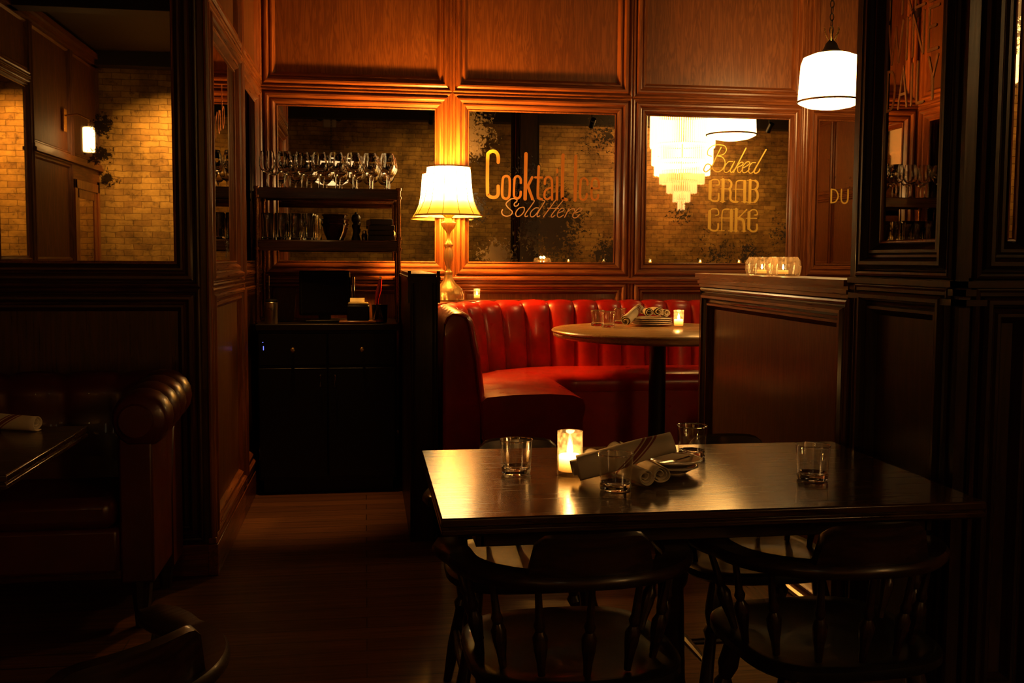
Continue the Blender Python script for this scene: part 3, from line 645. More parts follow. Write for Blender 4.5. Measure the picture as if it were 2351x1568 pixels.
# FREE WINE DAILY on the pier: rows measured as letter boxes
def row(word, z0, h, a0, a1):
    G = {'F': (1, [[(0, 0), (0, 1)], [(0, 1), (.8, 1)], [(0, .55), (.6, .55)]]),
         'R': (1, [[(0, 0), (0, 1)], [(0, 1), (.6, .97), (.75, .78), (.6, .56), (0, .52)], [(.35, .52), (.8, 0)]]),
         'E': (1, [[(0, 0), (0, 1)], [(0, 1), (.8, 1)], [(0, .55), (.6, .55)], [(0, 0), (.8, 0)]]),
         'W': (1.5, [[(0, 1), (.35, 0)], [(.35, 0), (.65, .9)], [(.65, .9), (.95, 0)], [(.95, 0), (1.3, 1)]]),
         'I': (.35, [[(0, 0), (0, 1)]]), 'N': (1.15, [[(0, 0), (0, 1)], [(0, 1), (.9, 0)], [(.9, 0), (.9, 1)]]),
         'D': (1, [[(0, 0), (0, 1)], [(0, 1), (.5, .95), (.75, .7), (.75, .3), (.5, .05), (0, 0)]]),
         'A': (1.1, [[(0, 0), (.42, 1)], [(.42, 1), (.85, 0)], [(.15, .33), (.7, .33)]]),
         'L': (.85, [[(0, 1), (0, 0)], [(0, 0), (.65, 0)]]), 'Y': (1, [[(0, 1), (.4, .5)], [(.8, 1), (.4, .5)], [(.4, .5), (.4, 0)]])}
    tot = sum(G[c][0] for c in word) + .18 * (len(word) - 1); k = (a1 - a0) / tot; x = 0; out = []
    for c in word:
        for st in G[c][1]: out.append(([(a0 + (x + p[0]) * k, z0 + p[1] * h) for p in st], .0075))
        x += G[c][0] + .18
    return out
DULL = plain('dull_gold_lettering', (1.0, .62, .22), .45, .8)
for word, zz in (('FREE', 1.990), ('WINE', 1.860), ('DAILY', 1.730)):
    lettering('lettering', m7, c7, Q7, d7, row(word, zz, .112, .135, .40), DULL, lambda x, y: (x, y))['label'] = 'tall thin capitals ' + word
CH = [([(.275, 1.94), (.262, 1.985), (.232, 1.985), (.212, 1.93), (.212, 1.84), (.232, 1.795), (.262, 1.80), (.28, 1.83)], .010), ([(.335, 1.815), (.345, 1.905), (.345, 1.89), (.385, 1.93)], .009),
      ([(.475, 1.93), (.445, 1.945), (.415, 1.90), (.42, 1.855), (.445, 1.85), (.475, 1.89)], .009), ([(.480, 1.95), (.478, 1.875), (.495, 1.872)], .009), ([(.545, 2.075), (.550, 1.90), (.585, 1.90), (.610, 1.945), (.595, 1.985), (.552, 1.965)], .010)]
lettering('lettering', m5, c5, Q5, d5, CH, GOLD_LEAF, lambda x, y: (x, y))['label'] = 'thin orange lettering'

# ------------------------------------------------------------------ lights that hang or stand in the room
def table_lamp(loc):
    root = thing('table_lamp', 'lit bell-shaped cream lamp on an ornate gilt stem behind the booth corner', 'lamp', loc)
    mb = MB(); fl = lambda a, z: 1 + .09 * abs(sin(7 * a + 18 * z))
    mb.lathe([(0, 0), (.084, 0), (.088, .008), (.084, .018), (.086, .03), (.080, .055), (.064, .082), (.040, .105), (.026, .13), (.020, .155), (.0, .155)], 48, mod=fl); mb.build('lamp_base', GILT, root)
    mb = MB(); mb.lathe([(.0, .15), (.022, .155), (.024, .17), (.014, .182), (.011, .20), (.018, .215), (.018, .225), (.024, .24), (.026, .265), (.024, .30), (.018, .318), (.025, .325), (.027, .335), (.018, .35), (.010, .365),
        (.009, .39), (.014, .41), (.030, .43), (.040, .45), (.042, .463), (.022, .475), (.016, .49), (.030, .505), (.048, .515), (.050, .522), (.018, .53), (.012, .56), (.0, .56)], 40, mod=lambda a, z: 1 + .10 * cos(8 * a)); mb.build('lamp_stem', GILT, root)
    P = [(.197, .500), (.190, .512), (.168, .548), (.150, .590), (.140, .640), (.134, .700), (.130, .755), (.126, .790)]
    mb = MB()
    def oct_(a, z): s = pi / 6; q = (a + s / 2) % s - s / 2; return (1 + .012 * cos(2 * pi * q / s)) 
    mb.lathe(P, 96, mod=oct_); sh = mb.build('lamp_shade', SHADE, root, recalc=False); 
    tr = MB()
    for k in range(12):
        a = 2 * pi * (k + .5) / 12; tr.tube([(r * 1.0 * cos(a), r * 1.0 * sin(a), z) for r, z in P], .0016, 6)
    tr.tube([(P[0][0] * 1.01 * cos(2 * pi * i / 64), P[0][0] * 1.01 * sin(2 * pi * i / 64), P[0][1] + .006) for i in range(64)], .004, 8, closed=True)
    tr.tube([(P[-1][0] * 1.01 * cos(2 * pi * i / 64), P[-1][0] * 1.01 * sin(2 * pi * i / 64), P[-1][1]) for i in range(64)], .004, 8, closed=True)
    tr.build('shade_trim', SEAM, sh)
    mb = MB(); mb.lathe([(0, .60), (.02, .605), (.030, .63), (.028, .66), (.014, .68), (0, .685)], 16); mb.build('bulb', emit('bulb_glow', (1, .7, .35), 8), root)
    add_light('lamp_bulb_light', 'POINT', (0, 0, .735), LIT['lamp'], WARM, root, .03)
    add_light('lamp_bulb_light', 'POINT', (0, 0, .56), LIT['lamp'] * .6, WARM, root, .03)
    return root
table_lamp((.49, 5.93, 1.051))

def pendant(label, loc, r, h, mat, chain_top, group):
    """loc z = rim of the glass"""
    root = thing('pendant_lamp', label, 'pendant lamp', loc, 0, group)
    mb = MB(); mb.lathe([(0, -.035 * r / .175), (.07 * r / .175, -.031 * r / .175), (.13 * r / .175, -.019 * r / .175), (.162 * r / .175, -.004), (.168 * r / .175, 0), (r, .004), (r, .02), (r * .97, h * .45), (r * .93, h * .8), (r * .86, h * .93), (r * .6, h), (r * .3, h * 1.03), (0, h * 1.04)], 48); mb.build('glass_shade', mat, root)
    mb = MB()
    mb.tube([(r * 1.01 * cos(2 * pi * i / 48), r * 1.01 * sin(2 * pi * i / 48), .008) for i in range(48)], .006, 8, closed=True)
    mb.build('brass_band', BRASS, root)
    mb = MB(); mb.lathe([(0, h * 1.02), (r * .34, h * 1.02), (r * .34, h * 1.06), (r * .24, h * 1.12), (r * .18, h * 1.22), (r * .08, h * 1.3), (0, h * 1.32)], 24); mb.build('fitter_cap', IRON, root)
    mb = MB()
    for k in range(6):
        a = k * pi / 3; mb.tube([(r * .1 * cos(a), r * .1 * sin(a), h * 1.28), (r * .22 * cos(a), r * .22 * sin(a), h * 1.45), (r * .26 * cos(a), r * .26 * sin(a), h * 1.55)], .0035, 6)
    mb.build('crown_prongs', BRASS, root)
    mb = MB(); z = h * 1.3; i = 0
    while z < chain_top - loc[2] - .02:
        ax = (1, 0) if i % 2 else (0, 1)
        mb.tube([(ax[0] * .011 * cos(t), ax[1] * .011 * cos(t), z + .019 + .022 * sin(t)) for t in [2 * pi * q / 10 for q in range(10)]], .0028, 6, closed=True, up=(.3, .7, .2)); z += .036; i += 1
    mb.build('chain', IRON, root)
    mb = MB(); mb.lathe([(0, -.06), (.03, -.055), (.06, -.02), (.065, 0), (0, 0)], 24, (0, 0, chain_top - loc[2])); mb.build('ceiling_rose', IRON, root)
    return root
pendant('lit white opal glass drum pendant hanging on a chain before the DU mirror', (2.61, 5.40, 2.195), .175, .27, OPAL, CEIL_Z, 'opal drum pendants')
pendant('lit opal glass pendant behind the camera, reflected behind the wine glasses', (-.45, -1.5, 2.33), .225, .25, OPAL2, CEIL_Z, 'opal drum pendants')

def chandelier(loc):
    root = thing('crystal_chandelier', 'tiered crystal chandelier blazing white, reflected beside the Baked lettering', 'chandelier', loc)
    tiers = [(.52, 1.02, .52, CRYS_A), (.49, .74, .32, CRYS_A), (.445, .57, .24, CRYS_A), (.36, .43, .20, CRYS_B), (.24, .28, .20, CRYS_B), (.135, .135, .18, CRYS_B), (.052, .0, .18, CRYS_B)]
    for (r, z, h, mt) in tiers:
        n = max(6, int(2 * pi * r / .036)); mb = MB()
        for k in range(n):
            a = 2 * pi * k / n; j = random.uniform(-.006, .006)
            mb.turned((r * cos(a), r * sin(a), z + j), (r * cos(a), r * sin(a), z + h), [(0, .003), (.06, .011), (1, .011)], 6)
        mb.build('crystal_tier', mt, root, smooth=False)
    mb = MB()
    for (r, z, h, mt) in tiers: mb.tube([(r * cos(2 * pi * k / 40), r * sin(2 * pi * k / 40), z + h + .006) for k in range(40)], .01, 6, closed=True)
    mb.tube([(0, 0, .1), (0, 0, CEIL_Z - loc[2])], .014, 8)
    for k in range(4): a = k * pi / 2; mb.tube([(0, 0, 1.53), (.52 * cos(a), .52 * sin(a), 1.545)], .008, 6)
    mb.build('ring_frame', BRASS, root)
    return root
chandelier((5.16, -3.6, 2.12))
def sconce(label, loc):
    root = thing('wall_sconce', label, 'wall lamp', loc)
    mb = MB(); mb.box(-.0, .015, -.05, .05, .08, .32); mb.tube([(.01, 0, .25), (.14, 0, .27), (.25, 0, .22), (.25, 0, .12)], .009, 10); mb.build('bracket', BRASS, root, bevel=.002)
    mb = MB(); mb.lathe([(0, -.13), (.055, -.13), (.06, -.12), (.06, .12), (.055, .13), (0, .13)], 24, (.25, 0, 0)); mb.build('glass_shade', emit('sconce_glass_lit', (1, .58, .20), LIT['sconce']), root)
    return root
sconce('lit white cylinder sconce on the left wall, reflected in the tall mirror', (-3.2 + .003, -3.08, 2.56))
def spot(label, loc, target, power, size=112):
    root = thing('ceiling_spotlight', label, 'spotlight', loc, 0, 'ceiling spotlights')
    dirv = (Vector(target) - Vector(loc)).normalized(); mb = MB(); mb.tube([Vector((0, 0, 0)) - dirv * .10, Vector((0, 0, 0)) + dirv * .05], .042, 18, caps=False); mb.tube([-dirv * .11, -dirv * .10], .042, 18)
    mb.tube([(0, 0, 0), (0, 0, CEIL_Z - loc[2])], .009, 8); mb.build('spot_housing', BLACK, root)
    mb = MB(); mb.tube([dirv * .0, dirv * .01], .036, 18); mb.build('lens', emit('spot_lens', (1, .75, .45), 6), root)
    l = add_light('spot_beam', 'SPOT', dirv * .06, power, (1.0, .56, .13), root, .03, spot_size=radians(size), spot_blend=1.0)
    l.rotation_mode = 'QUATERNION'; l.rotation_quaternion = dirv.to_track_quat('-Z', 'Y'); return root
for lab, x, tgt in (('black ceiling spotlight reflected in the mirror left of the lamp', 1.0, .9), ('black ceiling spotlight reflected in the Cocktail Ice mirror', 3.5, 3.3),
                    ('black ceiling spotlight reflected near the chandelier', 6.4, 6.2)):
    spot(lab, (x, -3.0, 3.40), (tgt, -4.5, 1.9), LIT['spot'])
dl = thing('recessed_downlight', 'small recessed ceiling downlight above the waiter corner', 'downlight', (-.36, 5.22, CEIL_Z))
mb = MB(); mb.lathe([(.035, 0), (.06, 0), (.062, -.004), (.06, -.008), (.038, -.008), (.035, 0)], 28); mb.build('trim_ring', BRASS, dl)
mb = MB(); mb.lathe([(0, -.001), (.034, -.001), (.034, -.004), (0, -.004)], 20); mb.build('lens', emit('downlight_lens', (1, .7, .4), 6), dl)
add_light('downlight_beam', 'SPOT', (0, 0, -.02), LIT['corner'], (1.0, .45, .10), dl, .03, spot_size=radians(25), spot_blend=.8)
spot('black ceiling spotlight over the left end of the brick wall', (-2.0, -3.3, 3.40), (-2.35, -4.5, 2.45), 340, 72)
el = thing('emergency_light', 'twin headed emergency light high on the brick wall', 'emergency light', (-.57, -4.44, 3.52))
mb = MB(); mb.box(-.10, .10, -.05, .04, -.08, .05); mb.build('housing', plain('pale_plastic', (.4, .33, .25), .5), el, bevel=.01)
for x in (-.15, .15):
    mb = MB(); mb.lathe([(0, 0), (.03, .01), (.055, .05), (.06, .06), (0, .062)], 20); o = mb.build('lamp_head', CHROME, el, loc=(x, .0, .05), rot=(-1.3, 0, 0))

# ------------------------------------------------------------------ booth
PLAT = .16
mb = MB(); mb.box(.33, 3.2, 4.45, 6.12, 0, PLAT); mb.box(.325, 3.2, 4.43, 4.47, PLAT - .03, PLAT + .004); struct(mb.build('floor_platform', D_X, bevel=.004), 'low raised platform under the booth')
BCX, ARM_X0, R_IN, Y_END, Y_BK = 1.56, .56, .62, 4.58, 5.90
def booth_path():
    x0 = ARM_X0; x1 = 2 * BCX - ARM_X0; pts = []
    L1 = Y_BK - R_IN - Y_END; n = 40
    segs = [('l', (x0, Y_END), (x0, Y_BK - R_IN)), ('a', (x0 + R_IN, Y_BK - R_IN), pi, pi / 2), ('l', (x0 + R_IN, Y_BK), (x1 - R_IN, Y_BK)), ('a', (x1 - R_IN, Y_BK - R_IN), pi / 2, 0), ('l', (x1, Y_BK - R_IN), (x1, Y_END))]
    lens = [L1, R_IN * pi / 2, x1 - x0 - 2 * R_IN, R_IN * pi / 2, L1]; T = sum(lens)
    def at(s):
        for sg, ln in zip(segs, lens):
            if s <= ln + 1e-9:
                t = s / ln
                if sg[0] == 'l':
                    p = Vector(sg[1]).lerp(Vector(sg[2]), t); d = (Vector(sg[2]) - Vector(sg[1])).normalized(); return p, Vector((-d.y, d.x))
                a = sg[2] + (sg[3] - sg[2]) * t; nrm = Vector((cos(a), sin(a))); return Vector(sg[1]) + nrm * R_IN, nrm
            s -= ln
        return Vector(segs[-1][2]), Vector((1, 0))
    return at, T
B_AT, B_LEN = booth_path()
def booth():
    root = thing('banquette_booth', 'curved red leather booth with channelled back around the round table', 'booth', (BCX, 5.2, PLAT))
    O = Vector((BCX, 5.2, PLAT)); NCH = 28; rings = []; K = 10
    # back: profile (outward d, height) from seat level up over the roll and down behind
    prof = [(.02, .30, 1), (.025, .42, 1), (.04, .55, 1), (.055, .68, 1), (.070, .76, 1), (.078, .81, .9), (.086, .845, .75), (.100, .868, .6), (.125, .880, .45), (.160, .883, .3), (.185, .868, .15), (.198, .84, 0), (.202, .78, 0), (.202, 0, 0), (.03, 0, 0)]
    for c in range(NCH):
        for k in range(K + (1 if c == NCH - 1 else 0)):
            t = k / K; s = (c + t) / NCH * B_LEN; p, nr = B_AT(min(s, B_LEN)); b = (max(0, sin(pi * t)) ** .5)
            edge = min(s, B_LEN - s); rnd = 0
            R = []
            for (d, h, w) in prof:
                off = d - .030 * b * w; hh = h + (.012 * b * (1 if .8 < h and w > 0 else 0))
                q = p + nr * off; R.append(Vector((q.x, q.y, PLAT + hh)) - O)
            rings.append(R)
    mb = MB(); mb.loft(rings, closed=True, caps=True); mb.build('channel_back', RED, root, angle=50)
    # piping on the end
    for s in (0, B_LEN):
        p, nr = B_AT(s); mb = MB(); pts = []
        for (d, h, w) in prof[:-1]: q = p + nr * d; pts.append(Vector((q.x, q.y - .004, PLAT + h)) - O)
        mb.tube(pts, .006, 8); mb.build('end_piping', RED, root)
    # seat
    sp = [(.03, .20), (.03, .47), (.0, .495), (-.12, .505), (-.30, .508), (-.41, .500), (-.455, .482), (-.470, .455), (-.468, .42), (-.462, .40)]
    rings = []; n = 90
    for i in range(n + 1):
        s = B_LEN * i / n; p, nr = B_AT(s); R = []
        seam = min(abs(s / B_LEN - q) for q in (.34, .66)) * B_LEN; dip = .012 * math.exp(-(seam / .012) ** 2)
        for (d, h) in sp:
            lim = d
            q = p + nr * lim; R.append(Vector((q.x, q.y, PLAT + h - dip * (h > .45))) - O)
        rings.append(R)
    mb = MB(); mb.loft(rings, closed=True, caps=True); mb.build('seat_cushion', RED, root, angle=50)
    rings = []
    for i in range(n + 1):
        p, nr = B_AT(B_LEN * i / n); R = []
        for (d, h) in [(.03, .0), (.03, .405), (-.458, .405), (-.455, .0)]: q = p + nr * d; R.append(Vector((q.x, q.y + (.004 if i == 0 else 0), PLAT + h)) - O)
        rings.append(R)
    mb = MB(); mb.loft(rings, closed=True, caps=True); mb.build('seat_base', RED, root, angle=40)
    return root
booth()
# wooden ledge filling the corners behind the booth
def ledge(side, label):
    mb = MB(); top, bot = 1.050, 1.020; In, Out = [], []
    cx = ARM_X0 + R_IN if side < 0 else 2 * BCX - ARM_X0 - R_IN; cy = Y_BK - R_IN; ro = R_IN + .208
    x_lim = .340 if side < 0 else 2 * BCX - .34; y_lim = 6.112
    for i in range(25):
        a = pi / 2 + side * -1 * (pi / 2) * i / 24 * 1.0
        u = Vector((cos(a), sin(a))); In.append(Vector((cx, cy)) + u * ro)
        k = 9
        if abs(u.x) > 1e-6: k = min(k, abs((x_lim - cx) / u.x))
        if u.y > 1e-6: k = min(k, (y_lim - cy) / u.y)
        Out.append(Vector((cx, cy)) + u * max(k, ro + .002))
    rings = [[(a.x, a.y, bot), (a.x, a.y, top), (b.x, b.y, top), (b.x, b.y, bot)] for a, b in zip(In, Out)]
    mb.loft(rings, closed=True, caps=True)
    tag(mb.build('corner_ledge', W_X, angle=30), label, 'ledge')
ledge(-1, 'small mahogany corner ledge behind the booth carrying the table lamp')
ledge(1, 'small mahogany corner ledge behind the booth on the pendant side')

# ------------------------------------------------------------------ tables
def round_table(c, r, z0, z1):
    root = thing('round_table', 'round pale wood pedestal table with stepped edge inside the red booth', 'table', (c[0], c[1], z0)); h = z1 - z0
    mb = MB(); mb.lathe([(0, h), (r - .012, h), (r - .004, h - .004), (r, h - .010), (r - .004, h - .016), (r - .012, h - .019), (r - .008, h - .026), (r - .010, h - .036), (r - .03, h - .046), (r - .06, h - .05), (0, h - .05)], 96); mb.build('table_top', T_ROUND, root)
    mb = MB(); mb.lathe([(0, h - .05), (.14, h - .05), (.14, h - .06), (.05, h - .075), (.045, h - .1), (.045, .06), (.06, .04), (.06, .03), (0, .03)], 28); mb.build('pedestal', IRON, root)
    mb = MB()
    for k in range(4): a = k * pi / 2 + .5; mb.tube([(.03 * cos(a), .03 * sin(a), .05), (.32 * cos(a), .32 * sin(a), .022)], [.03, .02], 8, flat=.6)
    mb.build('cross_foot', IRON, root)
    return root
TC = (1.56, 5.18); TZ = .93
round_table(TC, .575, PLAT, TZ)
LEGP = [(0, .030), (.04, .032), (.10, .032), (.12, .022), (.16, .034), (.22, .038), (.28, .030), (.33, .022), (.36, .030), (.40, .022), (.7, .028), (.82, .024), (.86, .034), (.90, .022), (.94, .030), (1, .026)]
def rect_table(name, label, c, w, d, rz=0.0, top=T_TOP):
    root = thing(name, label, 'table', (c[0], c[1], 0), rz); h = .75
    mb = MB(); prof = [(0, 0), (.003, -.003), (.003, -.018), (-.004, -.021), (.002, -.026), (.002, -.036), (-.006, -.042), (-.03, -.042)]
    rows = [[(sx * (w / 2 + e), sy * (d / 2 + e), h + z) for sx, sy in ((-1, -1), (1, -1), (1, 1), (-1, 1))] for e, z in prof]
    mb.add(rows[0], [(0, 1, 2, 3)]); mb.loft(rows, closed=True); mb.add(rows[-1], [(3, 2, 1, 0)])
    mb.build('table_top', top, root, bevel=.0015)
    mb = MB()
    for (x0, x1, y0, y1) in ((-w / 2 + .09, w / 2 - .09, -d / 2 + .08, -d / 2 + .10), (-w / 2 + .09, w / 2 - .09, d / 2 - .10, d / 2 - .08), (-w / 2 + .08, -w / 2 + .10, -d / 2 + .08, d / 2 - .08), (w / 2 - .10, w / 2 - .08, -d / 2 + .08, d / 2 - .08)):
        mb.box(x0, x1, y0, y1, h - .088, h - .042)
    mb.build('apron', CHAIR, root, bevel=.002)
    mb = MB(); mb.turned((0, 0, h - .045), (0, 0, .08), [(0, .06), (.03, .06), (.05, .035), (.12, .045), (.2, .052), (.3, .036), (.36, .044), (.40, .034), (.8, .042), (.92, .055), (1, .055)], 20); mb.build('pedestal', CHAIR, root)
    for k in range(4): a = k * pi / 2; mb = MB(); mb.tube([(.03 * cos(a), .03 * sin(a), .09), (.16 * cos(a), .16 * sin(a), .05), (.27 * cos(a), .27 * sin(a), .025)], [.034, .028, .024], 10, flat=.8); mb.build('foot', CHAIR, root)
    return root
rect_table('dining_table', 'long dark wooden dining table set with candle and napkins in the foreground', (.785, 2.458), 1.25, .76, .0)
rect_table('dining_table', 'dark wooden dining table at the left edge before the sofa', (-1.51, 3.01), 1.22, .745, 0)

# ------------------------------------------------------------------ chairs
SPN = [(0, .008), (.15, .010), (.3, .015), (.42, .017), (.5, .009), (.56, .013), (.62, .009), (.8, .008), (1, .007)]
def captains_chair(label, loc, rz):
    root = thing('captains_chair', label, 'chair', loc, rz, 'spindle-back armchairs around the tables')
    # seat: thick saddle shape
    rings = []; n = 36
    def se(a, k): 
        c, s = cos(a), sin(a); e = .62; return Vector((.235 * k * (abs(c) ** e) * (1 if c > 0 else -1), .228 * k * (abs(s) ** e) * (1 if s > 0 else -1)))
    for k, z in ((.0, .425), (.55, .420), (.85, .434), (.96, .440), (1.0, .433), (1.0, .415), (.95, .405), (.0, .402)):
        rings.append([(se(2 * pi * i / n, max(k, .001)).x, se(2 * pi * i / n, max(k, .001)).y, z) for i in range(n)])
    mb = MB(); mb.loft(rings, closed=True); mb.build('seat', BLACKLEATHER, root, angle=50)
    # horseshoe arm rail
    path = []
    for i in range(33):
        t = -1 + 2 * i / 32; a = t * pi * .5
        x = .245 * sin(a); y = -.215 * cos(a) + .0
        path.append((x, y))
    path = [(-.260, .13), (-.260, .09), (-.254, .045)] + path + [(.254, .045), (.260, .09), (.260, .13)]
    mb = MB(); rings = []
    for i, (x, y) in enumerate(path):
        x0, y0 = path[max(i - 1, 0)]; x1, y1 = path[min(i + 1, len(path) - 1)]; t = Vector((x1 - x0, y1 - y0)).normalized(); q = Vector((-t.y, t.x))
        wd = .034 if 2 < i < len(path) - 3 else .040; wd = .026 if i in (0, len(path) - 1) else wd; zc = .640 + .010 * (1 - abs(2 * i / (len(path) - 1) - 1))
        R = []
        for (u, v) in ((-1, -.4), (-.8, -1), (.8, -1), (1, -.4), (1, .4), (.8, 1), (-.8, 1), (-1, .4)): R.append((x + q.x * u * wd, y + q.y * u * wd, zc + v * .014))
        rings.append(R)
    mb.loft(rings, closed=True, caps=True); mb.build('arm_rail', CHAIR, root, angle=50)
    # raised crest on the back of the rail
    rings = []
    for i in range(17):
        t = -1 + i / 8; x = .135 * t; y = -.215 * (1 - (x / .228) ** 2) ** .5; z1 = .655 + .092 * (1 - abs(t) ** 9) ** .6 + .003 * (1 - t * t); th = .015
        rings.append([(x, y - th - .002, .648), (x, y + th - .002, .648), (x * 1.0, y + th * .8 - .018, z1 - .006), (x, y - .018, z1), (x, y - th * .8 - .018, z1 - .006)])
    mb = MB(); mb.loft(rings, closed=True, caps=True); mb.build('crest_rail', CHAIR, root, angle=50)
    for i in range(9):
        a = (-1 + 2 * i / 8) * pi * .60
        x1, y1 = .240 * sin(a), -.210 * cos(a); x0, y0 = .205 * sin(a), -.175 * cos(a)
        if abs(a) > pi / 2: x1 = .250 * (1 if a > 0 else -1); y1 = .09; x0 = .19 * (1 if a > 0 else -1); y0 = .06
        mb = MB(); mb.turned((x0, y0, .432), (x1, y1, .634), SPN, 10); mb.build('spindle', CHAIR, root)
    LP = [(0, .018), (.1, .022), (.25, .026), (.33, .016), (.37, .024), (.42, .016), (.7, .020), (.9, .015), (1, .013)]
    for sx in (-1, 1):
        for sy in (-1, 1):
            mb = MB(); mb.turned((sx * .15, sy * .13, .41), (sx * .215, sy * .195, 0), LP, 12); mb.build('leg', CHAIR, root)
    mb = MB()
    for sx in (-1, 1): mb.turned((sx * .190, -.17, .17), (sx * .190, .17, .17), [(0, .009), (.5, .015), (1, .009)], 10)
    mb.turned((-.19, 0, .17), (.19, 0, .17), [(0, .009), (.5, .015), (1, .009)], 10)
    mb.build('stretcher', CHAIR, root)
    return root
ch0 = captains_chair('dark spindle-back armchair tucked under the near side of the long table, left one', (.45, 2.155, 0), .03)
dup(ch0, (1.055, 2.15, 0), .06, 'dark spindle-back armchair at the near side of the long table, right one')
dup(ch0, (.455, 2.79, 0), pi - .03, 'dark spindle-back armchair on the booth side of the long table, behind the candle')
dup(ch0, (1.13, 2.78, 0), pi + .02, 'dark spindle-back armchair on the booth side of the long table, behind the right glass')
dup(ch0, (-.487, 1.604, 0), .8, 'dark armchair whose curved rail rises into the bottom left corner')

# ------------------------------------------------------------------ sofa on the left
def sofa():
    root = thing('channel_sofa', 'oxblood leather sofa with fluted back and rolled arm under the tall mirror', 'sofa', (-1.75, 3.85, 0))
    X0, X1 = -1.02, 1.02    # local, arm centre lines near the ends
    def fl(t): return max(0, sin(pi * (t % 1.0))) ** .5
    # back with rolled top, channels run along x
    rings = []; NC = 10; K = 8
    for i in range(NC * K + 1):
        t = i / K; x = X0 + (X1 - X0) * i / (NC * K); b = .018 * fl(t if i < NC * K else 0)
        prof = [(-.02, .38), (-.0, .55), (.03, .66), (.045, .72), (.035, .775), (.06, .82), (.11, .845), (.16, .82), (.185, .77), (.175, .70), (.175, .12), (-.02, .12)]
        R = []
        for (d, h) in prof: R.append((x, .06 + d - b * (1 if .4 < h and d < .12 else 0), h + b * (h > .8)))
        rings.append(R)
    mb = MB(); mb.loft(rings, closed=True, caps=True); mb.build('back_rest', OXBLOOD, root, angle=60)
    mb = MB(); mb.box(-.90, .90, -.30, .06, .20, .36); mb.build('seat_base', OXBLOOD, root, bevel=.015)
    for k in range(3):
        mb = MB(); mb.box(-.89 + k * .595, -.89 + (k + 1) * .595 - .006, -.32, .07, .36, .47); mb.build('seat_cushion', OXBLOOD, root, bevel=.035)
    for sgn in (-1, 1):
        # arm: roll with 4 tufts along y over a flat sided body
        rings = []; n = 33; y0, y1 = -.30, .20
        for i in range(n):
            t = i / (n - 1); y = y0 + (y1 - y0) * t; b = .020 * fl(t * 4 if t < 1 else 0)
            zc = .735 + .035 * t; rr = .082 + b; R = []
            for k in range(16):
                a = -pi * .35 + (2 * pi - pi * .3) * k / 15
                R.append((sgn * (.965 + .012) + rr * cos(a) * (1 if sgn > 0 else -1) * 1.0, y, zc + rr * sin(a)))
            rings.append(R)
        mb = MB(); mb.loft(rings, closed=True, caps=True)
        ao = mb.build('rolled_arm', OXBLOOD, root, angle=60)
        mb = MB(); bx0, bx1 = sorted((sgn * .90, sgn * 1.015)); mb.box(bx0, bx1, -.285, .2, .16, .73); mb.build('arm_panel', OXBLOOD, root, bevel=.01)
        mb = MB(); mb.lathe([(0, 0), (.055, 0), (.062, .006), (.055, .012), (0, .014)], 24)
        mb.build('arm_front_facing', OXBLOOD, root, loc=(sgn * .965, -.298, .735), rot=(pi / 2, 0, 0))
    for sx in (-1, 1):
        for y in (-.25, .17):
            mb = MB(); mb.turned((sx * .965, y, .165), (sx * .965, y - .012, 0), [(0, .038), (.2, .036), (1, .022)], 10); mb.build('leg', CHAIR, root)
    return root
sofa()

# ------------------------------------------------------------------ service cabinet, shelf rack
def cabinet():
    root = thing('service_cabinet', 'black waist-high service cabinet under the glass shelves', 'cabinet', (-.205, 5.80, 0))
    mb = MB(); mb.box(-.375, .375, -.27, .30, .08, .905); mb.box(-.355, .355, -.24, .29, 0, .08); mb.build('body', BLACK, root, bevel=.003)
    mb = MB(); mb.box(-.385, .385, -.29, .30, .905, .94); mb.build('counter_top', IRON, root, bevel=.004)
    for i in range(2):
        x0 = -.37 + i * .372
        mb = MB(); mb.box(x0, x0 + .366, -.288, -.27, .10, .70); d = mb.build('door', BLACK, root, bevel=.004)
        mb = MB(); hx = x0 + (.33 if i == 0 else .036); mb.tube([(hx, -.289, .60), (hx, -.305, .60), (hx, -.305, .66), (hx, -.289, .66)], .004, 8); mb.build('handle', STEEL, d)
        mb = MB(); mb.box(x0, x0 + .366, -.288, -.27, .715, .89); d = mb.build('drawer', BLACK, root, bevel=.004)
        mb = MB(); mb.lathe([(0, 0), (.008, 0), (.008, .012), (.014, .018), (.010, .024), (0, .026)], 14); mb.build('knob', BRASS, d, loc=(x0 + .183, -.288, .80), rot=(pi / 2, 0, 0))
    mb = MB(); mb.box(-.345, -.341, -.2895, -.288, .80, .822); mb.lathe([(0, 0), (.003, 0), (.003, .0015), (0, .0015)], 10, (-.346, -.2885, .842)); mb.build('indicator_light', emit('blue_indicator', (.16, .2, 1.0), 1.6), root)
    return root
cabinet()
SHZ = (1.400, 1.688)
def rack():
    root = thing('shelf_rack', 'dark two-shelf wooden rack with bronze pipe posts on the black cabinet', 'shelf', (-.205, 5.86, .94))
    for z in SHZ:
        mb = MB(); mb.box(-.385, .385, -.20, .20, z - .012 - .94, z - .94); mb.box(-.385, .385, -.205, -.185, z - .060 - .94, z - .004 - .94); mb.box(-.385, .385, .185, .205, z - .05 - .94, z - .004 - .94)
        mb.box(.372, .39, -.2, .2, z - .05 - .94, z - .004 - .94); mb.build('shelf_board', wood('shelf_wood%d' % int(z * 10), (.09, .03, .012), (.045, .015, .006), 'x', rough=.28), root, bevel=.003)
    for x in (-.388, .392):
        for y in (-.195, .195):
            h = SHZ[1] - .94 + .004
            mb = MB(); mb.tube([(x, y, 0), (x, y, h)], .0115, 14)
            for z in (.0, SHZ[0] - .94 - .055, SHZ[0] - .94 + .004, h - .06, h - .012): mb.tube([(x, y, z), (x, y, z + .014)], .0165, 14)
            mb.build('pipe_post', COPPER, root)
    return root
rack()

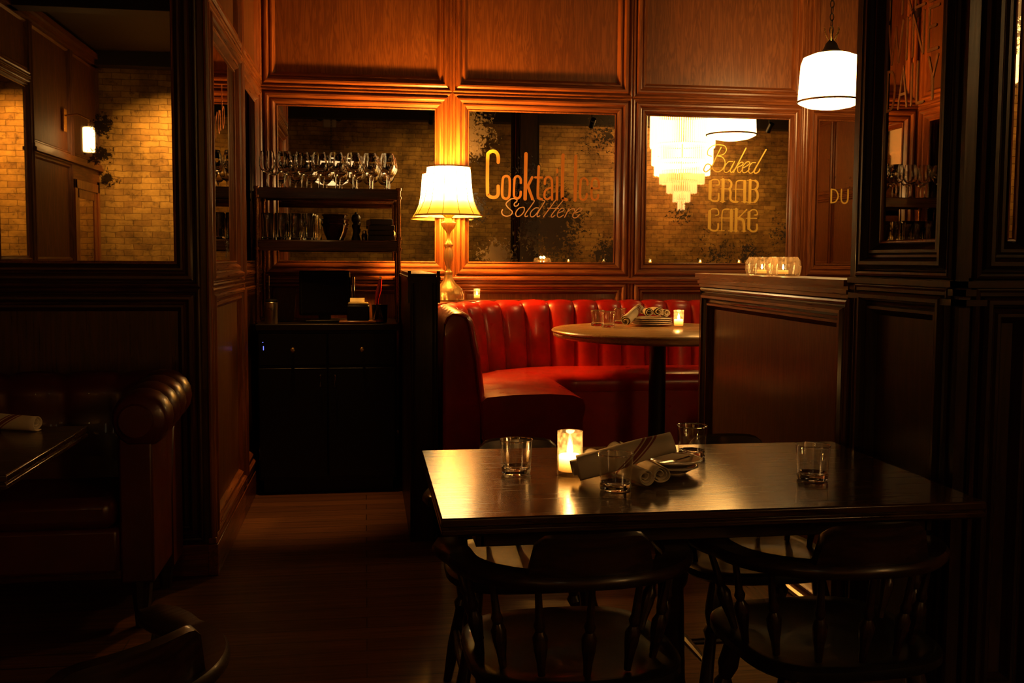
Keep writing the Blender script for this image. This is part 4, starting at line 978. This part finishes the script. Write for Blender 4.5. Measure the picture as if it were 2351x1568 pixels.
# glasses ------------------------------------------------------------
def wine_glass(label, loc):
    root = thing('wine_glass', label, 'wine glass', loc, 0, 'wine glasses on the top shelf')
    out = [(0, .0), (.034, .0), (.036, .002), (.020, .005), (.006, .010), (.0038, .018), (.0035, .080), (.006, .090), (.022, .098), (.036, .113), (.0445, .135), (.0455, .155), (.0415, .185), (.034, .220), (.0335, .2205),
           (.0328, .220), (.0403, .185), (.0442, .155), (.0432, .136), (.035, .1155), (.020, .102), (.0, .098)]
    mb = MB(); mb.lathe([(r * 1.0, z * .93) for r, z in out], 32); mb.build('glass_body', G_SOLID, root); return root
def highball(label, loc):
    root = thing('highball_glass', label, 'drinking glass', loc, 0, 'straight glasses on the lower shelf')
    mb = MB(); mb.lathe([(0, 0), (.029, 0), (.030, .002), (.0335, .148), (.033, .150), (.0322, .148), (.0285, .016), (0, .013)], 26); mb.build('glass_body', G_SOLID, root); return root
def rocks(label, loc, group, rz=0.0, s=1.0):
    root = thing('rocks_glass', label, 'drinking glass', loc, rz, group)
    fa = lambda a, z: 1 + (.03 * cos(10 * a) if z < .028 else 0)
    mb = MB(); mb.lathe([(.0332 * s, .018), (.034 * s, .03), (.0375 * s, .0865), (.0368 * s, .0885), (.0361 * s, .0865), (.0328 * s, .03), (.0318 * s, .020)], 40); mb.build('glass_wall', G_THIN, root)
    mb = MB(); mb.tube([(.0369 * s * cos(2 * pi * k / 40), .0369 * s * sin(2 * pi * k / 40), .0878) for k in range(40)], (.0016), 8, closed=True); mb.build('rim', G_SOLID, root)
    mb = MB(); mb.lathe([(0, .003), (.024 * s, .001), (.028 * s, 0), (.0322 * s, .003), (.0335 * s, .010), (.0332 * s, .0178), (.0316 * s, .0195), (.026 * s, .0150), (0, .0135)], 40, mod=fa); mb.build('glass_base', G_SOLID, root); return root
ORD = ['first', 'second', 'third', 'fourth', 'fifth', 'sixth', 'seventh', 'eighth', 'ninth', 'tenth']
w0 = None
xs = [-.540 + k * .095 for k in range(8)]
for rowi, (y, rn) in enumerate(((5.75, 'front'), (5.93, 'rear'))):
    for k, x in enumerate(xs):
        p = (x + random.uniform(-.001, .001) + .018 * rowi, y + random.uniform(-.008, .008), SHZ[1])
        lab = 'wine glass, %s from the right in the %s row of the top shelf' % (ORD[7 - k], rn)
        if w0 is None: w0 = wine_glass(lab, p)
        else: dup(w0, p, random.random() * 6, lab)
h0 = None
for rowi, (y, rn) in enumerate(((5.735, 'front'), (5.825, 'second'), (5.915, 'rear'))):
    for k in range(4):
        p = (-.540 + k * .0745 + random.uniform(-.002, .002) + .008 * rowi, y, SHZ[0])
        lab = 'straight clear glass, %s from the left in the %s row of the lower shelf' % (ORD[k], rn)
        if h0 is None: h0 = highball(lab, p)
        else: dup(h0, p, random.random() * 6, lab)
# bowls, pepper mills, boxes on the lower shelf
BOWL = plain('dark_glazed_bowl', (.05, .02, .012), .12, 0, .8)
b0 = None
for i, lab in enumerate(('dark glazed bowl at the bottom of the stack on the lower shelf', 'dark glazed bowl in the middle of the stack on the lower shelf', 'dark glazed bowl on top of the stack on the lower shelf')):
    loc = (-.178 + .003 * i, 5.80, SHZ[0] + .026 * i)
    if b0 is None:
        mb = MB(); mb.lathe([(0, .0), (.035, 0), (.038, .004), (.055, .045), (.066, .085), (.074, .092), (.072, .096), (.060, .088), (.050, .048), (.034, .012), (0, .01)], 36); b0 = tag(mb.build('glazed_bowl', BOWL, loc=loc), lab, 'bowl', 'stack of bowls')
    else: dup(b0, loc, i, lab)
pg = thing('pepper_mill', 'tall dark turned pepper mill beside the bowls on the lower shelf', 'pepper mill', (-.052, 5.78, SHZ[0]))
mb = MB(); mb.lathe([(0, 0), (.026, 0), (.026, .012), (.020, .03), (.016, .055), (.022, .075), (.024, .09), (.014, .098), (0, .098)], 24); mb.build('mill_body', D_V, pg)
mb = MB(); mb.lathe([(0, .098), (.016, .099), (.025, .115), (.026, .132), (.018, .148), (.008, .152), (.008, .156), (.005, .162), (0, .163)], 24); mb.build('mill_head', D_V, pg)
pg2 = thing('salt_shaker', 'small dark shaker with metal cap beside the pepper mill', 'shaker', (-.004, 5.77, SHZ[0]))
mb = MB(); mb.lathe([(0, 0), (.016, 0), (.017, .03), (.012, .042), (0, .042)], 18); mb.build('shaker_body', BOWL, pg2)
mb = MB(); mb.lathe([(0, .042), (.012, .042), (.012, .055), (.006, .06), (0, .06)], 18); mb.build('shaker_cap', STEEL, pg2)
BINDER = plain('black_folder', (.02, .012, .010), .45)
zz = SHZ[0]
for i, (w, h, dx, rz, lab) in enumerate(((.15, .030, 0, .02, 'black folder at the bottom of the slumped pile on the lower shelf'), (.145, .028, .004, -.06, 'black folder second from the bottom of the slumped pile'), (.14, .030, -.002, .05, 'black folder third in the slumped pile on the lower shelf'), (.125, .034, -.012, .12, 'black folder tilted on top of the slumped pile'))):
    root = thing('check_folder', lab, 'folder', (.092 + dx, 5.80, zz), rz, 'check folders')
    mb = MB(); mb.box(-w / 2, w / 2, -.10, .10, 0, h); mb.build('cover', BINDER, root, bevel=.004)
    mb = MB(); mb.box(-w / 2 + .006, w / 2 + .001, -.096, .096, .006, h - .006); mb.build('pages', PAPER, root)
    zz += h
# on the cabinet top ---------------------------------------------------
CZ = .94
ca = thing('steel_canister', 'polished steel canister with dark lid at the left of the cabinet top', 'canister', (-.508, 5.56, CZ))
mb = MB(); mb.lathe([(0, 0), (.032, 0), (.034, .003), (.034, .118), (.031, .121), (0, .121)], 32); mb.build('body', STEEL, ca)
mb = MB(); mb.lathe([(0, .121), (.033, .121), (.034, .126), (.030, .134), (0, .137)], 32); mb.build('lid', BLACK, ca)
mb = MB(); mb.tube([(0, 0, 0), (.004, 0, .26)], .0025, 8); tag(mb.build('metal_spindle', STEEL, loc=(-.535, 5.70, CZ)), 'thin upright metal ticket spindle behind the steel canister', 'ticket spindle')
pf = thing('menu_card_stand', 'dark upright card in a thin frame beside the steel canister', 'card stand', (-.455, 5.80, CZ), -.25)
mb = MB(); mb.obox((0, 0, .095), (.062, 0, 0), (0, .003, .0), (0, .018, .093)); mb.build('card', wood('card_brown', (.10, .045, .02), (.07, .03, .012), 'z', rough=.5), pf)
mb = MB(); mb.obox((0, .03, .006), (.05, 0, 0), (0, .035, 0), (0, 0, .005)); mb.build('foot', BLACK, pf)
mo = thing('register_screen', 'black touch-screen register standing on the cabinet', 'monitor', (-.225, 5.69, CZ), .06)
mb = MB(); mb.obox((0, 0, .165), (.142, 0, 0), (0, .010, 0), (0, .035, .125)); mb.build('screen_housing', BLACK, mo, bevel=.012)
mb = MB(); mb.obox((0, -.0125, .165), (.126, 0, 0), (0, .001, 0), (0, .031, .108)); mb.build('screen', plain('dark_screen', (.008, .006, .008), .12), mo)
mb = MB(); mb.obox((0, .045, .10), (.035, 0, 0), (0, .010, 0), (0, .0, .095)); mb.build('stand_neck', BLACK, mo, bevel=.006)
mb = MB(); mb.box(-.11, .11, -.05, .10, 0, .014); mb.build('stand_base', BLACK, mo, bevel=.004)
mb = MB(); mb.obox((.156, .0, .15), (.012, 0, 0), (0, .028, 0), (0, .03, .11)); mb.build('card_reader', CHROME, mo, bevel=.010)
tr = thing('wooden_tray', 'small orange-brown wooden tray holding the ticket printer', 'tray', (-.035, 5.60, CZ))
mb = MB(); mb.box(-.11, .095, -.055, .055, 0, .016); mb.build('tray_board', wood('tray_wood', (.42, .16, .05), (.30, .10, .03), 'x'), tr, bevel=.006)
pr_ = thing('ticket_printer', 'dark receipt printer with a yellow paper slip on top', 'printer', (-.04, 5.60, CZ + .016))
mb = MB(); mb.box(-.062, .062, -.050, .055, 0, .085); mb.build('body', BLACK, pr_, bevel=.008)
mb = MB(); mb.box(-.056, .056, -.046, .050, .085, .100); mb.build('lid', plain('yellowed_plastic', (.42, .33, .13), .35), pr_, bevel=.006)
mb = MB(); mb.obox((-.005, .02, .112), (.040, 0, 0), (0, .028, .010), (0, 0, .0008)); mb.build('paper_slip', PAPER, pr_)
ca2 = thing('syrup_flask', 'small clear conical flask with dark foot beside the printer', 'flask', (.070, 5.585, CZ))
mb = MB(); mb.lathe([(0, .0), (.030, 0), (.034, .006), (.026, .04), (.012, .085), (.011, .105), (.014, .108), (.0125, .108), (.010, .100), (.0105, .085), (.024, .04), (.030, .008), (0, .005)], 28); mb.build('glass_body', G_SOLID, ca2)
mb = MB(); mb.lathe([(0, .006), (.0285, .008), (.0265, .02), (0, .02)], 24); mb.build('syrup', plain('dark_syrup', (.20, .02, .01), .1), ca2)
rb = thing('red_squeeze_lighter', 'bright red long-necked lighter standing in the black cup', 'lighter', (.070, 5.68, CZ + .03))
mb = MB(); mb.tube([(-.012, 0, 0), (-.006, 0, .10), (.004, 0, .15), (.012, 0, .19), (.014, 0, .215)], [.008, .011, .016, .011, .010], 14); mb.build('grip', REDPL, rb)
mb = MB(); mb.tube([(.014, 0, .214), (.014, 0, .228)], .007, 10); mb.build('tip', STEEL, rb)
cu = thing('black_utensil_cup', 'low black cup holding the red lighter at the cabinet end', 'cup', (.080, 5.685, CZ))
mb = MB(); mb.lathe([(0, .0), (.04, 0), (.045, .10), (.042, .10), (.037, .006), (0, .004)], 28); mb.build('cup_body', BLACK, cu)

# ------------------------------------------------------------------ candles
def votive(label, loc, group, s=1.0, lit=1.0):
    root = thing('votive_candle', label, 'candle', loc, 0, group)
    mb = MB(); mb.lathe([(0, 0), (.030 * s, 0), (.0325 * s, .003), (.0325 * s, .112 * s), (.032 * s, .114 * s), (.0305 * s, .112 * s), (.0300 * s, .014), (0, .012)], 32); mb.build('glass_cup', G_VOTIVE, root)
    mb = MB(); mb.lathe([(0, .013), (.0285 * s, .013), (.0285 * s, .052 * s), (.026 * s, .054 * s), (0, .050 * s)], 24); mb.build('wax', WAX, root)
    mb = MB(); mb.lathe([(0, .051 * s), (.007 * s, .056 * s), (.0085 * s, .063 * s), (.0065 * s, .074 * s), (.0035 * s, .084 * s), (0, .094 * s)], 12); mb.build('flame', FLAME, root)
    if lit: add_light('flame_light', 'POINT', (0, 0, .108 * s), .22 * lit, (1, .48, .13), root, .012)
    return root
p = on_level(1308, 1091, .75)
votive('tall glass votive with a bright flame on the long foreground table', (p.x, p.y, .75), None, 1.0, 2.2)
p = on_level(1554, 751, TZ)
votive('lit glass votive beside the plate stack on the round table', (1.70, 5.26, TZ), None, .86, 1.4)
votive('small lit votive on the corner ledge right of the gilt lamp', (.672, 6.03, 1.050), 'ledge votives', .62, 1.2)
votive('small lit votive on the corner ledge left of the gilt lamp', (.405, 5.80, 1.050), 'ledge votives', .58, 1.2)
for x, lab in ((2.68, 'tiny lit votive reflected low in the Cocktail Ice mirror, left of two'), (3.16, 'tiny lit votive reflected low in the Cocktail Ice mirror, right of two'), (3.8, 'tiny lit votive reflected under the chandelier at the mirror corner'), (4.5, 'tiny lit votive reflected below the CAKE lettering'), (5.05, 'tiny lit votive reflected right of the CAKE lettering')):
    votive(lab, (x, -.70, 1.25), 'votives on the far dividing ledge', .62, 0)
def tealight_bowl(label, loc):
    root = thing('tealight_bowl', label, 'candle holder', loc, random.random(), 'glass tealight bowls')
    fa = lambda a, z: 1 + .04 * cos(14 * a)
    mb = MB(); mb.lathe([(0, 0), (.052, 0), (.058, .004), (.064, .03), (.061, .056), (.050, .072), (.047, .071), (.056, .054), (.059, .03), (.052, .009), (0, .008)], 48, mod=fa); mb.build('glass_bowl', G_VOTIVE, root)
    mb = MB(); mb.lathe([(0, .008), (.019, .008), (.019, .022), (0, .021)], 20); mb.build('tealight', WAX, root)
    mb = MB(); mb.lathe([(0, .024), (.004, .029), (.003, .038), (0, .045)], 10); mb.build('flame', FLAME, root)
    add_light('flame_light', 'POINT', (0, 0, .075), .5, (1, .48, .13), root, .012)
    return root
tealight_bowl('faceted glass tealight bowl on the partition cap, farther one', (1.545, 3.74, 1.243))
tealight_bowl('faceted glass tealight bowl on the partition cap, nearer one', (1.550, 3.55, 1.243))

# ------------------------------------------------------------------ napkins, plates, glasses on tables
def napkin(label, p0, p1, r=.028, group='rolled napkins', z_off=0.0, sag=.0, seed=1):
    """rolled linen napkin from p0 to p1 (axis points)"""
    p0, p1 = Vector(p0), Vector(p1); d = p1 - p0; Ln = d.length; mid = (p0 + p1) / 2
    root = thing('rolled_napkin', label, 'napkin', mid, 0, group)
    root.rotation_mode = 'QUATERNION'; root.rotation_quaternion = d.to_track_quat('X', 'Z')
    rnd = random.Random(seed); n = 20; rings = []
    for i in range(n + 1):
        t = i / n; x = -Ln / 2 + Ln * t; R = []
        taper = 1 + .10 * cos(pi * t) ; 
        for k in range(64):
            a = k / 63 * 2.35 * 2 * pi; rr = (.28 + .72 * (k / 63) ** .8) * r * taper
            rr *= 1 + .05 * sin(3 * a + 5 * t) + .03 * sin(a * 1.0 + 9 * t + seed)
            xo = x + (.012 * (k / 63) if i == n else 0) - (.010 * sin(a * .4) if i in (0,) else 0)
            R.append((xo, rr * cos(a + seed), rr * sin(a + seed) * .92))
        rings.append(R)
    mb = MB(); mb.loft(rings, closed=False); mb.build('cloth_roll', LINEN, root, angle=60, recalc=False, solid=.0022)
    return root
def at_px(px, py, h, extra=0): q = on_level(px, py, h); return Vector((q.x, q.y, h + extra))
napkin('striped rolled napkin lying across the other two beside the candle', at_px(1320, 1106, .75, .034), at_px(1534, 1108, .75, .100), .033, seed=2)
napkin('rolled napkin under the crossing one, its end toward the small plates, left one', at_px(1365, 1078, .75, .026) + Vector((0.0, .06, 0)), at_px(1480, 1118, .75, .026), .024, seed=4)
napkin('rolled napkin under the crossing one, its open end nearest the small plates', at_px(1408, 1066, .75, .026) + Vector((.02, .08, 0)), at_px(1514, 1112, .75, .026), .0250, seed=5)
napkin('striped rolled napkin on the left table at the photo edge', at_px(-110, 990, .75, .034) + Vector((0, .06, 0)), at_px(82, 990, .75, .026), .029, seed=3)
def plate_obj(label, loc, r, group, h=.016):
    root = thing('small_plate', label, 'plate', loc, 0, group)
    mb = MB(); mb.lathe([(0, .0), (r * .5, 0), (r * .52, .004), (r * .62, .005), (r * .9, h * .85), (r, h), (r, h + .003), (r * .97, h + .004), (r * .75, h * .62), (r * .6, .009), (0, .008)], 56); mb.build('plate_body', PORC, root)
    mb = MB(); mb.tube([(r * .93 * cos(2 * pi * k / 56), r * .93 * sin(2 * pi * k / 56), h + .0022) for k in range(56)], .0012, 6, closed=True); mb.build('rim_stripe', PORC_DK, root)
    return root
q = at_px(1552, 1090, .75)
plate_obj('small rimmed plate at the bottom of the foreground pair', (q.x, q.y + .03, .75), .066, 'small plates on the long table', .018)
pt = plate_obj('small rimmed plate on top of the foreground pair, catching a bright reflection', (q.x, q.y + .03, .766), .078, 'small plates on the long table', .019)
bw = thing('butter_knife', 'bright steel knife lying in the top small plate', 'knife', (q.x, q.y + .03, .779), .5)
mb = MB(); mb.box(-.055, .005, -.007, .007, 0, .0015); mb.build('blade', CHROME, bw, bevel=.0005)
mb = MB(); mb.tube([(.005, 0, .001), (.06, 0, .006)], [.003, .005], 10, flat=.6); mb.build('handle', CHROME, bw)
for (px, py, lab) in ((1185, 1087, 'clear tumbler at the left of the long table, beside the candle'), (1413, 1124, 'clear tumbler standing in front of the crossed napkins'), (1588, 1048, 'clear tumbler behind the small plates'), (1865, 1101, 'dark clear tumbler alone at the right end of the long table')):
    q = on_level(px, py, .75); rocks(lab, (q.x, q.y, .75), 'tumblers on the long table', 0, 1.13)
# round table setting
RT = [((1.285, 5.43), 'tumbler at the left on the round table, behind its twin'), ((1.315, 5.31), 'tumbler at the left on the round table, nearest the edge'), ((1.46, 5.62), 'tumbler at the back of the round table, right of the pair'), ((1.96, 5.42), 'tumbler of the round table half cut by the partition')]
for (xy, lab) in RT: rocks(lab, (xy[0], xy[1], TZ), 'tumblers on the round table', 0, 1.08)
PLT = [(1.60, 5.44)]
z = TZ; px0 = None
for i, lab in enumerate(('round dinner plate at the bottom of the stack on the round table', 'round dinner plate second in the stack on the round table', 'round dinner plate third in the stack on the round table', 'round dinner plate on top of the stack under the napkins')):
    if px0 is None: px0 = plate_obj(lab, (1.60, 5.44, z), .115, 'plates stacked on the round table', .013)
    else: dup(px0, (1.60 + random.uniform(-.002, .002), 5.44, z), 0, lab)
    z += .0105
z += .012
napkin('rolled napkin leaning off the left of the plate stack', (1.43, 5.37, TZ + .030), (1.545, 5.50, z + .042), .030, 'napkins on the plate stack', seed=6)
napkin('rolled napkin on the plate stack, left of three showing curled ends', (1.565, 5.37, z + .024), (1.575, 5.52, z + .024), .024, 'napkins on the plate stack', seed=7)
napkin('rolled napkin on the plate stack, middle of three showing curled ends', (1.618, 5.365, z + .028), (1.62, 5.52, z + .028), .027, 'napkins on the plate stack', seed=8)
napkin('rolled napkin on the plate stack, right of three beside the votive', (1.668, 5.38, z + .022), (1.665, 5.52, z + .022), .022, 'napkins on the plate stack', seed=9)
